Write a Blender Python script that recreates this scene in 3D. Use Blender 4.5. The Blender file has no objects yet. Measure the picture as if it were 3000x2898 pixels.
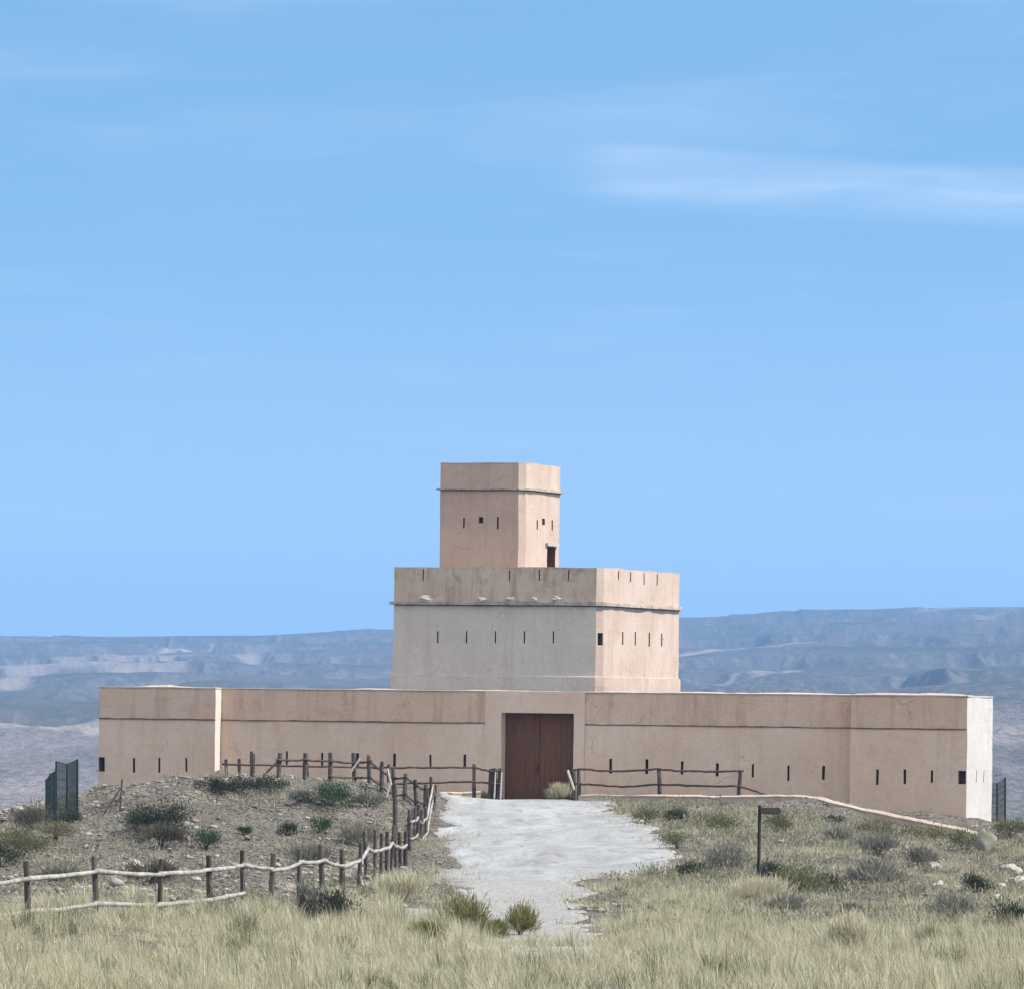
import bpy, math, random
import numpy as np
from mathutils import Vector, Matrix, noise as mn

R = random.Random(7)
NR = np.random.default_rng(11)
scene = bpy.context.scene
COL = scene.collection

# ------------------------------------------------------------------ camera
F = 18000.0            # focal length in photograph pixels (3000 wide)
HX, HY = 1500.0, 2080.0
ROLL = 0.012
CR, SR = math.cos(ROLL), math.sin(ROLL)
cam = bpy.data.cameras.new('camera')
cam_o = bpy.data.objects.new('camera', cam); COL.objects.link(cam_o)
cam.sensor_fit = 'HORIZONTAL'; cam.sensor_width = 36; cam.lens = 36 * F / 3000
cam.shift_y = (HY - 1449) / 3000
cam.clip_start = 1; cam.clip_end = 20000
cam_o.matrix_world = Matrix.Rotation(math.radians(90), 4, 'X') @ Matrix.Rotation(ROLL, 4, 'Z')
scene.camera = cam_o

def ray(px, py):
    u, v = (px - HX) / F, (HY - py) / F
    return u * CR - v * SR, u * SR + v * CR      # X/d, Z/d
def P(px, py, d):
    a, b = ray(px, py); return (a * d, d, b * d)
def project(X, Y, Z):
    a, b = X / Y, Z / Y
    return HX + F * (a * CR + b * SR), HY - F * (-a * SR + b * CR)

# ------------------------------------------------------------------ numpy noise
def _hash(ix, iy, s):
    h = (ix.astype(np.int64) * 374761393 + iy.astype(np.int64) * 668265263 + s * 974634777) & 0xffffffff
    h = ((h ^ (h >> 13)) * 1274126177) & 0xffffffff
    return ((h ^ (h >> 16)) & 0xffff) / 65535.0
def vnoise(x, y, s=0):
    x = np.asarray(x, float); y = np.asarray(y, float)
    ix, iy = np.floor(x), np.floor(y); fx, fy = x - ix, y - iy
    fx = fx * fx * fx * (fx * (fx * 6 - 15) + 10); fy = fy * fy * fy * (fy * (fy * 6 - 15) + 10)
    a = _hash(ix, iy, s); b = _hash(ix + 1, iy, s); c = _hash(ix, iy + 1, s); d = _hash(ix + 1, iy + 1, s)
    return (a * (1 - fx) + b * fx) * (1 - fy) + (c * (1 - fx) + d * fx) * fy
def fbm(x, y, o=4, s=0):
    t = 0; a = 0.5
    for k in range(o):
        t = t + a * (vnoise(x, y, s + k) - 0.5); x = x * 2.03 + 3.1; y = y * 2.03 + 1.7; a *= 0.5
    return t
def sstep(a, b, x):
    t = np.clip((np.asarray(x, float) - a) / (b - a), 0, 1); return t * t * (3 - 2 * t)

# ------------------------------------------------------------------ object helpers
def tag(o, label=None, cat=None, group=None, kind=None):
    if label: o['label'] = label
    if cat: o['category'] = cat
    if group: o['group'] = group
    if kind: o['kind'] = kind
    return o
def empty(name, loc=(0, 0, 0)):
    o = bpy.data.objects.new(name, None); o.location = loc; o.empty_display_size = .3
    COL.objects.link(o); return o
def link(name, me, mat=None, parent=None, smooth=False):
    o = bpy.data.objects.new(name, me); COL.objects.link(o)
    if mat: me.materials.append(mat)
    if parent:
        o.parent = parent
        o.matrix_parent_inverse = Matrix.Translation(-Vector(parent.location))
    if smooth: me.polygons.foreach_set('use_smooth', [True] * len(me.polygons))
    return o
class MB:
    def __init__(s): s.v = []; s.f = []
    def quad(s, a, b, c, d):
        n = len(s.v); s.v += [tuple(a), tuple(b), tuple(c), tuple(d)]; s.f.append((n, n + 1, n + 2, n + 3))
    def box(s, O, ax, ay, az):       # O corner and three edge vectors
        O, ax, ay, az = map(Vector, (O, ax, ay, az))
        c = [O + ax * i + ay * j + az * k for k in (0, 1) for j in (0, 1) for i in (0, 1)]
        n = len(s.v); s.v += [tuple(q) for q in c]
        fs = [(0, 2, 3, 1), (4, 5, 7, 6), (0, 1, 5, 4), (2, 6, 7, 3), (0, 4, 6, 2), (1, 3, 7, 5)]
        if ax.cross(ay).dot(az) < 0: fs = [f[::-1] for f in fs]
        s.f += [tuple(n + i for i in f) for f in fs]
    def tube(s, pts, rad, n=8, jit=0.0, seed=0):
        pts = [Vector(p) for p in pts]; rr = random.Random(seed)
        if not isinstance(rad, (list, tuple)): rad = [rad] * len(pts)
        base = len(s.v)
        for i, p in enumerate(pts):
            t = (pts[min(i + 1, len(pts) - 1)] - pts[max(i - 1, 0)]).normalized()
            a = t.cross(Vector((0, 0, 1)))
            if a.length < .2: a = t.cross(Vector((0, 1, 0)))
            a.normalize(); b = t.cross(a)
            for k in range(n):
                th = 2 * math.pi * k / n; r = rad[i] * (1 + rr.uniform(-jit, jit))
                s.v.append(tuple(p + a * math.cos(th) * r + b * math.sin(th) * r))
        for i in range(len(pts) - 1):
            for k in range(n):
                s.f.append((base + i * n + k, base + (i + 1) * n + k, base + (i + 1) * n + (k + 1) % n, base + i * n + (k + 1) % n))
        s.f.append(tuple(base + k for k in range(n)))
        s.f.append(tuple(base + (len(pts) - 1) * n + k for k in range(n))[::-1])
    def build(s, name, mat=None, parent=None, smooth=False):
        me = bpy.data.meshes.new(name); me.from_pydata(s.v, [], s.f); me.update()
        return link(name, me, mat, parent, smooth)
def npmesh(name, verts, nper, faces_per):
    """verts (N,nper,3); faces_per: list of index tuples inside one element"""
    N = len(verts); me = bpy.data.meshes.new(name)
    me.vertices.add(N * nper); me.vertices.foreach_set('co', np.ascontiguousarray(verts, dtype=np.float32).ravel())
    pat = np.concatenate([np.array(f) for f in faces_per]); lens = np.array([len(f) for f in faces_per])
    idx = (np.arange(N)[:, None] * nper + pat[None, :]).ravel().astype(np.int32)
    tot = np.tile(lens, N).astype(np.int32); st = np.concatenate([[0], np.cumsum(tot)[:-1]]).astype(np.int32)
    me.loops.add(len(idx)); me.loops.foreach_set('vertex_index', idx)
    me.polygons.add(len(tot)); me.polygons.foreach_set('loop_start', st); me.polygons.foreach_set('loop_total', tot)
    me.update(calc_edges=True); return me
def gridmesh(name, X, Y, Z):
    n, m = X.shape; me = bpy.data.meshes.new(name)
    co = np.stack([X, Y, Z], -1).reshape(-1, 3).astype(np.float32)
    me.vertices.add(n * m); me.vertices.foreach_set('co', co.ravel())
    i, j = np.meshgrid(np.arange(n - 1), np.arange(m - 1), indexing='ij')
    a = i * m + j; q = np.stack([a, a + 1, a + m + 1, a + m], -1).reshape(-1, 4)
    me.loops.add(q.size); me.loops.foreach_set('vertex_index', q.ravel().astype(np.int32))
    me.polygons.add(len(q)); me.polygons.foreach_set('loop_start', (np.arange(len(q)) * 4).astype(np.int32))
    me.polygons.foreach_set('loop_total', np.full(len(q), 4, np.int32))
    me.update(calc_edges=True); return me

# ------------------------------------------------------------------ materials
class NT:
    def __init__(s, name, rough=.9):
        s.m = bpy.data.materials.new(name); s.m.use_nodes = True; s.t = s.m.node_tree
        s.b = s.t.nodes['Principled BSDF']; s.b.inputs['Roughness'].default_value = rough
        s.b.inputs['Specular IOR Level'].default_value = .25
        s.geo = s.t.nodes.new('ShaderNodeNewGeometry')
    def n(s, ty, **kw):
        q = s.t.nodes.new(ty)
        for k, v in kw.items(): setattr(q, k, v)
        return q
    def l(s, a, b): s.t.links.new(a, b)
    def noise(s, scale, detail=4, rough=.6, vec=None, stretch=None, dist=0):
        q = s.n('ShaderNodeTexNoise'); q.inputs['Scale'].default_value = scale
        q.inputs['Detail'].default_value = detail; q.inputs['Roughness'].default_value = rough; q.inputs['Distortion'].default_value = dist
        v = vec or s.geo.outputs['Position']
        if stretch:
            mp = s.n('ShaderNodeMapping'); mp.inputs['Scale'].default_value = stretch; s.l(v, mp.inputs['Vector']); v = mp.outputs[0]
        s.l(v, q.inputs['Vector']); return q.outputs['Fac']
    def ramp(s, fac, stops, interp='LINEAR'):
        q = s.n('ShaderNodeValToRGB'); q.color_ramp.interpolation = interp; el = q.color_ramp.elements
        while len(el) < len(stops): el.new(.5)
        for e, (p, c) in zip(el, stops):
            e.position = p; e.color = (c, c, c, 1) if not isinstance(c, (tuple, list)) else (*c, 1)
        s.l(fac, q.inputs[0]); return q.outputs[0]
    def mix(s, fac, a, b, mode='MIX'):
        q = s.n('ShaderNodeMix', data_type='RGBA', blend_type=mode)
        for sock, val in ((q.inputs[0], fac), (q.inputs[6], a), (q.inputs[7], b)):
            if isinstance(val, (tuple, list)): sock.default_value = (*val, 1)
            elif isinstance(val, (int, float)): sock.default_value = val
            else: s.l(val, sock)
        return q.outputs[2]
    def math(s, op, a, b=0.0):
        q = s.n('ShaderNodeMath', operation=op)
        for sock, val in ((q.inputs[0], a), (q.inputs[1], b)):
            if isinstance(val, (int, float)): sock.default_value = val
            else: s.l(val, sock)
        return q.outputs[0]
    def bump(s, h, strength=.5, dist=.02):
        q = s.n('ShaderNodeBump'); q.inputs['Strength'].default_value = strength; q.inputs['Distance'].default_value = dist
        s.l(h, q.inputs['Height']); s.l(q.outputs[0], s.b.inputs['Normal'])
    def out(s, col):
        s.l(col, s.b.inputs['Base Color']) if not isinstance(col, (tuple, list)) else setattr(s.b.inputs['Base Color'], 'default_value', (*col, 1))
        return s.m

def stucco(name, base, light, dark, streak=.5, seed=0.0):
    t = NT(name, .95)
    off = t.n('ShaderNodeVectorMath', operation='ADD'); off.inputs[1].default_value = (seed, seed * 1.7, seed * .3)
    t.l(t.geo.outputs['Position'], off.inputs[0]); v = off.outputs[0]
    big = t.ramp(t.noise(.35, 5, .6, v), [(.35, 0), (.65, 1)])
    c = t.mix(big, base, light)
    st = t.ramp(t.noise(1.0, 5, .65, v, (2.2, 2.2, .22)), [(.5, 0), (.78, 1)])
    c = t.mix(t.math('MULTIPLY', st, streak), c, dark)
    blot = t.ramp(t.noise(1.7, 6, .7, v, dist=.6), [(.55, 0), (.75, 1)])
    c = t.mix(t.math('MULTIPLY', blot, streak * .7), c, dark)
    pale = t.ramp(t.noise(2.6, 5, .7, v), [(.62, 0), (.74, 1)])
    c = t.mix(t.math('MULTIPLY', pale, .35), c, light)
    red = t.ramp(t.noise(.9, 5, .7, v, (1, 1, .8), .8), [(.56, 0), (.7, 1)])
    c = t.mix(t.math('MULTIPLY', red, streak * .55), c, (dark[0] * 1.12, dark[1] * .88, dark[2] * .8))
    vo = t.n('ShaderNodeTexVoronoi', feature='DISTANCE_TO_EDGE'); vo.inputs['Scale'].default_value = .42
    wn_ = t.n('ShaderNodeTexNoise'); wn_.inputs['Scale'].default_value = 1.6; wn_.inputs['Detail'].default_value = 5; t.l(v, wn_.inputs['Vector'])
    wa = t.n('ShaderNodeVectorMath', operation='SCALE'); wa.inputs['Scale'].default_value = .6; t.l(wn_.outputs['Color'], wa.inputs[0])
    wb = t.n('ShaderNodeVectorMath', operation='ADD'); t.l(v, wb.inputs[0]); t.l(wa.outputs[0], wb.inputs[1]); t.l(wb.outputs[0], vo.inputs['Vector'])
    crack = t.math('MULTIPLY', t.ramp(vo.outputs['Distance'], [(.002, 1), (.009, 0)]), t.ramp(t.noise(.6, 3, .5, v), [(.54, 0), (.66, .5)]))
    c = t.mix(crack, c, (dark[0] * .45, dark[1] * .42, dark[2] * .4))
    f = t.noise(22, 5, .7, v)
    c = t.mix(.4, c, t.ramp(f, [(.3, 0.35), (.7, 1.0)]), 'MULTIPLY')
    t.bump(t.math('ADD', f, t.math('MULTIPLY', t.noise(3, 3, .5, v), 2.0)), .5, .03)
    return t.out(c)
def plain(name, a, b, scale=8, rough=.85, stretch=None, bump=.3):
    t = NT(name, rough); f = t.noise(scale, 5, .65, None, stretch)
    c = t.mix(t.ramp(f, [(.35, 0), (.65, 1)]), a, b); t.bump(f, bump, .01); return t.out(c)
def leafmat(name, cols, trans=.25, scale=.6):
    t = NT(name, .75)
    r = t.geo.outputs['Random Per Island']
    st = [(i / max(1, len(cols) - 1), c) for i, c in enumerate(cols)]
    c = t.ramp(r, st)
    nz = t.noise(scale, 3, .6)
    c = t.mix(t.ramp(nz, [(.35, 0), (.65, 1)]), c, t.mix(.5, c, cols[0]))
    t.l(c, t.b.inputs['Base Color'])
    tr = t.n('ShaderNodeBsdfTranslucent'); t.l(c, tr.inputs[0])
    ms = t.n('ShaderNodeMixShader'); ms.inputs[0].default_value = trans
    t.l(t.b.outputs[0], ms.inputs[1]); t.l(tr.outputs[0], ms.inputs[2])
    t.l(ms.outputs[0], t.t.nodes['Material Output'].inputs[0]); return t.m

M = {}
M['pink'] = stucco('pink lime render', (.73, .52, .38), (.77, .59, .455), (.57, .365, .26), .5, 0)
M['brownpink'] = stucco('weathered upper render', (.66, .45, .325), (.72, .52, .395), (.46, .265, .185), .75, 5)
M['surround'] = stucco('gate surround render', (.72, .51, .385), (.77, .585, .46), (.60, .395, .29), .4, 9)
M['sunlit_flank'] = stucco('sunlit flank render', (.50, .475, .45), (.56, .54, .52), (.40, .355, .32), .6, 12)  # sun-facing bastion flank, its sunlit tone put into the render colour
M['returnwall'] = stucco('sunlit return render', (.62, .54, .47), (.68, .61, .55), (.50, .41, .34), .4, 17)  # lighter copy for the sunlit return, brightness put into the colour
M['pinkside'] = stucco('sunlit pinkish side render', (.47, .36, .30), (.53, .425, .365), (.37, .265, .21), .6, 15)  # sun-facing sides of house and tower, lit tone put into the colour
M['grey'] = stucco('grey lime render', (.60, .525, .45), (.67, .60, .525), (.48, .41, .34), .6, 21)
M['greybrown'] = stucco('weathered grey brown render', (.47, .36, .265), (.60, .48, .37), (.27, .19, .13), 1.0, 33)
M['towerpink'] = stucco('tower render', (.46, .32, .245), (.54, .39, .31), (.33, .215, .16), .65, 41)
M['coping'] = stucco('white coping mortar', (.40, .34, .275), (.48, .42, .36), (.30, .23, .175), .7, 50)
M['lowcoping'] = stucco('pale low wall coping', (.46, .375, .295), (.54, .46, .38), (.36, .275, .21), .5, 55)
M['course'] = plain('dark brown shade line', (.085, .055, .042), (.16, .11, .085), 6)  # dark tone painted in for shadow lines on wall bands and under ledges
M['ledge'] = plain('weathered stone ledge', (.22, .18, .15), (.40, .35, .30), 3)
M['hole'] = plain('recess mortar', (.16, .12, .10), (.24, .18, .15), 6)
M['lintel'] = plain('pale grey lintel stone', (.28, .255, .23), (.40, .37, .34), 6)
M['patch'] = plain('broken white plaster', (.34, .295, .24), (.50, .45, .385), 9)
M['white_wall'] = stucco('low wall render', (.50, .38, .29), (.60, .48, .39), (.36, .27, .20), .6, 60)
M['iron'] = plain('dark iron', (.02, .015, .012), (.04, .025, .02), 30, .6)
def woodmat():
    t = NT('old brown door wood', .8)
    g = t.noise(6, 6, .7, None, (1, 1, .12)); big = t.noise(1.1, 4, .6)
    c = t.mix(t.ramp(g, [(.3, 0), (.7, 1)]), (.10, .038, .018), (.17, .072, .038))
    c = t.mix(t.ramp(big, [(.45, 0), (.7, .7)]), c, (.115, .065, .045))
    t.bump(g, .5, .01); return t.out(c)
M['door'] = woodmat()
def postmat():
    t = NT('dark weathered post wood', .9); oi = t.n('ShaderNodeObjectInfo')
    g = t.noise(9, 5, .7, None, (1, 1, .12)); k = t.noise(4, 4, .7)
    c = t.mix(t.ramp(g, [(.35, 0), (.65, 1)]), (.024, .018, .017), (.085, .066, .056))
    c = t.mix(t.math('MULTIPLY', oi.outputs['Random'], .55), c, (.10, .088, .078))
    c = t.mix(t.ramp(k, [(.55, 0), (.68, .7)]), c, (.17, .15, .13)); t.bump(g, .8, .02); return t.out(c)
M['post'] = postmat()
M['rail_dark'] = plain('dark rail wood', (.05, .03, .026), (.11, .07, .06), 7, .9)
M['rail_pale'] = plain('peeled pale rail wood', (.17, .158, .138), (.36, .345, .315), 4, .85)
M['stick'] = plain('bleached stick wood', (.35, .31, .27), (.5, .46, .4), 7, .9)
M['mesh'] = plain('dark teal coated wire', (.005, .014, .016), (.009, .023, .025), 3, .6)
M['sign'] = plain('grey brown sign board wood', (.03, .028, .022), (.065, .06, .048), 6, .8, (1, 1, 6))
M['signpost'] = plain('dark sign post wood', (.02, .017, .017), (.05, .042, .04), 8, .85, (1, 1, .2))

# ------------------------------------------------------------------ terrain
CP = [  # px, py, distance: the lie of the land
 (1575, 2344, 249), (1300, 2344, 247), (1720, 2348, 245), (1575, 2362, 238), (1575, 2398, 225), (1575, 2440, 212), (1575, 2500, 196), (1500, 2545, 184),
 (1500, 2585, 173), (1500, 2640, 158), (1500, 2700, 143), (1500, 2762, 130), (1500, 2830, 112), (1500, 2898, 96),
 (0, 2898, 96), (0, 2800, 112), (3000, 2898, 96), (3000, 2800, 112), (750, 2815, 112), (2250, 2825, 112),
 (-106, 2706, 121), (92, 2697, 125), (475, 2674, 132), (718, 2650, 140), (952, 2631, 151), (1057, 2618, 159), (1150, 2582, 179),
 (1193, 2560, 192), (1226, 2497, 205), (1253, 2452, 217), (1274, 2408, 229),
 (-600, 2720, 123), (-600, 2560, 170), (-600, 2520, 210),
 (600, 2295, 232), (450, 2328, 230), (290, 2398, 228), (130, 2425, 224), (0, 2482, 212), (-200, 2510, 205), (0, 2605, 158), (300, 2570, 163),
 (600, 2450, 192), (600, 2565, 160), (900, 2440, 200), (850, 2560, 166), (300, 2480, 190),
 (740, 2284, 238), (960, 2285, 240), (1080, 2302, 240), (1160, 2345, 238), (1230, 2376, 234), (1000, 2360, 222),
 (665, 2290, 247), (950, 2298, 247), (1200, 2325, 247), (400, 2350, 250), (250, 2440, 252), (0, 2520, 252),
 (1900, 2366, 238), (2300, 2392, 229), (2600, 2440, 222), (2850, 2478, 218), (3000, 2500, 215), (3300, 2530, 215),
 (2100, 2352, 243), (2400, 2358, 239), (2600, 2402, 236), (2830, 2450, 231), (3100, 2470, 235),
 (1800, 2425, 214), (2000, 2500, 192), (2250, 2470, 200), (2500, 2515, 192), (2750, 2560, 186), (3000, 2600, 182), (3400, 2660, 178),
 (2000, 2585, 170), (2220, 2602, 165), (2500, 2620, 164), (2750, 2660, 158), (3000, 2700, 152), (1850, 2660, 150), (2300, 2690, 145), (3000, 2750, 136), (2600, 2735, 136),
]
cw = [P(*c) for c in CP] + [(-60, 96, -4.4), (60, 96, -4.4), (-60, 230, -6.5), (60, 230, -6.5), (-60, 160, -5), (60, 160, -5.5),
      (0, 262, -3.8), (-18, 268, -5), (18, 262, -4.8), (0, 290, -4.5), (-30, 290, -7), (30, 290, -7), (0, 70, -3.9), (-40, 70, -3.9), (40, 70, -3.9)]
cw = np.array(cw); cxy = cw[:, :2] / 30.0
def _tps(r2): return 0.5 * r2 * np.log(r2 + 1e-9)
n_ = len(cw); K = _tps(((cxy[:, None] - cxy[None]) ** 2).sum(-1)) + np.eye(n_) * 2e-4
Pm = np.c_[np.ones(n_), cxy]; A = np.zeros((n_ + 3, n_ + 3)); A[:n_, :n_] = K; A[:n_, n_:] = Pm; A[n_:, :n_] = Pm.T
tw = np.linalg.solve(A, np.r_[cw[:, 2], 0, 0, 0])
def tps(x, y):
    x = np.asarray(x, float); sh = x.shape; q = np.stack([x.ravel(), np.asarray(y, float).ravel()], -1) / 30.0
    o = np.empty(len(q))
    for i in range(0, len(q), 20000):
        b = q[i:i + 20000]; o[i:i + 20000] = _tps(((b[:, None] - cxy[None]) ** 2).sum(-1)) @ tw[:n_] + tw[n_] + b @ tw[n_ + 1:]
    return o.reshape(sh)

# far country: for each bearing, where the slopes stand
FC = {0:    [(300, -9), (430, -26), (700, -38), (820, 2470), (1150, 2270), (1480, 2117), (1560, 2124), (2300, 2040), (2700, 1990), (3100, 1945), (3500, 1915), (4300, 1868)],
      300:  [(300, -9), (430, -26), (700, -38), (820, 2470), (1150, 2270), (1480, 2126), (1560, 2130), (2300, 2020), (2700, 1965), (3100, 1940), (3500, 1912), (4300, 1866)],
      700:  [(300, -9), (430, -26), (700, -38), (820, 2450), (1150, 2270), (1480, 2140), (1560, 2136), (2300, 2015), (2700, 1975), (3100, 1930), (3500, 1905), (4300, 1863)],
      1160: [(300, -9), (430, -26), (700, -38), (820, 2440), (1150, 2270), (1480, 2150), (1560, 2130), (2300, 2030), (2700, 1985), (3100, 1930), (3500, 1895), (4300, 1845)],
      2000: [(300, -9), (430, -26), (700, -38), (820, 2440), (1150, 2260), (1480, 2130), (1560, 2110), (2300, 2010), (2700, 1960), (3100, 1905), (3500, 1855), (4300, 1810)],
      2480: [(300, -9), (430, -26), (700, -38), (820, 2420), (1150, 2220), (1480, 2100), (1560, 2080), (2300, 1990), (2700, 1920), (3100, 1880), (3500, 1835), (4300, 1786)],
      3000: [(300, -9), (430, -26), (700, -38), (820, 2420), (1150, 2200), (1480, 2070), (1560, 2045), (2300, 1950), (2700, 1890), (3100, 1850), (3500, 1815), (4300, 1779)]}
fk = sorted(FC); fds = np.array([c[0] * (2 if c[0] > 600 else 1) for c in FC[0]], float)
fz = np.array([[z * (1.6 if d > 600 else 1) if d < 800 else ray(k, z)[1] * d * 2 for d, z in FC[k]] for k in fk])
fds = np.r_[0, fds, 12600]; fz = np.c_[np.full(len(fk), -6.0), fz, fz[:, -1]]
def far(x, y):
    px = np.clip(HX + F * x / np.maximum(y, 50), 0, 3000)
    cols = np.stack([np.interp(y, fds, fz[i]) for i in range(len(fk))], -1)
    j = np.clip(np.searchsorted(fk, px) - 1, 0, len(fk) - 2); kk = np.array(fk, float)
    t = (px - kk[j]) / (kk[j + 1] - kk[j]); t = t * t * (3 - 2 * t)
    ii = np.arange(cols.shape[0])[..., None] if cols.ndim == 2 else None
    c0 = np.take_along_axis(cols, j[..., None], -1)[..., 0]; c1 = np.take_along_axis(cols, (j + 1)[..., None], -1)[..., 0]
    return c0 * (1 - t) + c1 * t

PATH = [(249.3, 1287, 1700), (240, 1292, 1765), (225, 1302, 1850), (210, 1304, 1925), (195, 1318, 1995), (185, 1312, 1955), (175, 1296, 1835), (168, 1330, 1725),
        (160, 1372, 1705), (150, 1392, 1700), (147.5, 1385, 1700), (146, 1150, 1700), (139.5, 1120, 1703), (138, 1385, 1705), (128, 1385, 1735), (112, 1340, 1790)]
pd = np.array([p[0] for p in PATH][::-1]); pL = np.array([(p[1] - HX) / F * p[0] for p in PATH][::-1]); pR = np.array([(p[2] - HX) / F * p[0] for p in PATH][::-1])
def pathmask(x, y, soft=.5):
    l, r = np.interp(y, pd, pL), np.interp(y, pd, pR)
    return sstep(-soft, soft, x - l) * sstep(-soft, soft, r - x) * sstep(110, 112, y)
def H0(x, y):
    x = np.asarray(x, float); y = np.asarray(y, float)
    near = tps(np.clip(x, -62, 62), np.clip(y, 60, 300))
    cam_rise = -1.75 - .075 * np.clip(y - 26, 0, 34)
    near = np.where(y < 95, near * sstep(55, 95, y) + cam_rise * (1 - sstep(55, 95, y)), near)
    w = sstep(280, 325, y)
    return near * (1 - w) + far(x, y) * w
def H(x, y):
    x = np.asarray(x, float); y = np.asarray(y, float)
    pm = pathmask(x, y, 1.2)
    slope = sstep(128, 165, y)
    nz = fbm(x / 2.6, y / 4.0, 4, 3) * .65 + fbm(x / .9, y / 1.3, 3, 9) * .42 * (1 + .6 * (x < -3))
    return H0(x, y) + nz * (1 - pm) * (.35 + .65 * slope) + fbm(x / 3, y / 6, 2, 5) * .05 * pm
def hit(px, py, d0=92, d1=262):
    a, b = ray(px, py); d = np.arange(d0, d1, .25); z = H(a * d, d)
    k = np.nonzero(b * d <= z)[0]
    i = k[0] if len(k) else len(d) - 1
    return float(a * d[i]), float(d[i]), float(z[i])
def ground(x, y): return float(H(np.array([x]), np.array([y]))[0])

gx = np.arange(-62, 62.1, .45); gy = np.r_[np.arange(-30, 88, 3.0), np.arange(88, 275, .5), np.arange(275, 350, 3.0)]
GX, GY = np.meshgrid(gx, gy, indexing='ij'); GZ = H(GX, GY) - .05 * pathmask(GX, GY, .6)
def groundmat():
    t = NT('stony pale soil', .95)
    big = t.noise(.22, 5, .6); fine = t.noise(5, 6, .75); mid = t.noise(1.3, 5, .65)
    c = t.mix(t.ramp(mid, [(.35, 0), (.65, 1)]), (.145, .126, .104), (.285, .255, .22))
    c = t.mix(t.ramp(big, [(.45, 0), (.62, .8)]), c, (.16, .148, .105))
    c = t.mix(t.ramp(fine, [(.52, 0), (.66, 1)]), c, (.39, .35, .31))
    c = t.mix(t.ramp(t.noise(9, 4, .7), [(.42, 1), (.51, 0)]), c, (.04, .034, .028))
    t.bump(fine, 1.0, .3); return t.out(c)
o = link('ground', gridmesh('ground', GX[::-1], GY[::-1], GZ[::-1]), groundmat(), None, True); tag(o, kind='structure')

# path
rows = np.arange(112, 249.4, .3); us = np.linspace(0, 1, 40)
lx = np.interp(rows, pd, pL) + fbm(rows / 2.2, rows * 0, 5, 31) * 1.0 + fbm(rows / .6, rows * 0, 3, 33) * .7; rx = np.interp(rows, pd, pR) + fbm(rows / 2.0, rows * 0 + 7, 5, 37) * 1.8 + fbm(rows / .6, rows * 0, 3, 39) * 1.2
PXX = lx[:, None] * (1 - us) + rx[:, None] * us; PYY = np.repeat(rows[:, None], 40, 1); PZZ = H(PXX, PYY) + .02
PZZ[:, 0] -= .1; PZZ[:, -1] -= .1
def pathmat():
    t = NT('pale gravel', .95)
    a = t.noise(.45, 5, .7, None, (1, .25, 1), .5); b = t.noise(7, 6, .8); d = t.noise(1.3, 6, .75, None, (1, .35, 1), .7)
    c = t.mix(t.ramp(a, [(.35, 0), (.65, 1)]), (.26, .265, .27), (.385, .395, .405))
    c = t.mix(t.ramp(d, [(.48, 0), (.66, .85)]), c, (.205, .19, .18))
    c = t.mix(t.ramp(t.noise(16, 4, .7), [(.58, 0), (.68, .8)]), c, (.48, .47, .46))
    c = t.mix(.7, c, t.ramp(b, [(.3, .5), (.7, 1.05)]), 'MULTIPLY')
    sp = t.n('ShaderNodeSeparateXYZ'); t.l(t.geo.outputs['Position'], sp.inputs[0])
    mr = t.n('ShaderNodeMapRange'); mr.inputs[1].default_value = 176; mr.inputs[2].default_value = 166
    t.l(t.math('ADD', sp.outputs['Y'], t.math('MULTIPLY', t.noise(.8, 3, .6), 5.0)), mr.inputs[0]); mr.inputs[1].default_value = 178.5; mr.inputs[2].default_value = 169
    c = t.mix(t.math('MULTIPLY', mr.outputs[0], .8), c, t.mix(t.ramp(b, [(.35, 0), (.65, 1)]), (.15, .145, .138), (.33, .325, .315)))
    t.bump(t.math('ADD', b, t.math('MULTIPLY', d, .4)), .8, .04); return t.out(c)
o = link('path', gridmesh('path', PXX, PYY, PZZ), pathmat(), None, True); tag(o, kind='structure')

# hills
hc = np.r_[np.linspace(-3200, -260, 90), np.linspace(-250, 3250, 900), np.linspace(3280, 6200, 90)]; hd = np.r_[np.linspace(305, 1600, 40), np.geomspace(1640, 9000, 330), np.linspace(9100, 12000, 10)]
HCc, HD = np.meshgrid(hc, hd, indexing='ij'); hX = (HCc - HX) / F * HD; hY = HD
hz = far(hX, hY)
amp = sstep(1200, 2000, hY) * (1 - .93 * sstep(7900, 8500, hY))
wx_ = hX + 160 * fbm(hX / 260, hY / 900, 3, 71)
rid = 1 - np.abs(2 * vnoise(wx_ / 120, hY / 900, 51) - 1); rid2 = 1 - np.abs(2 * vnoise(wx_ / 45 + 3, hY / 340, 57) - 1); rid3 = 1 - np.abs(2 * vnoise(wx_ / 19 + 9, hY / 150, 59) - 1)
hz = hz + amp * ((rid - .5) * 7 + (rid2 - .5) * 5 + (rid3 - .5) * 2.6 + fbm(hX / 500, hY / 900, 3, 61) * 9 * sstep(3000, 5000, hY) + fbm(hX / 16, hY / 60, 3, 63) * 3.0)
tq = hz + fbm(wx_ / 330, hY / 800, 4, 77) * 34; stp = 19.0; tf = tq / stp; fl = np.floor(tf)
ter = stp * (fl + sstep(.28, .62, tf - fl)) - (tq - hz)
hz = np.where((hY > 3050) & (hY < 8600), hz + (ter - hz) * (sstep(3050, 3500, hY) * sstep(8600, 8200, hY)) * .62, hz)
hz = np.where(hY < 1400, hz - 1.0, hz)
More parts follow.
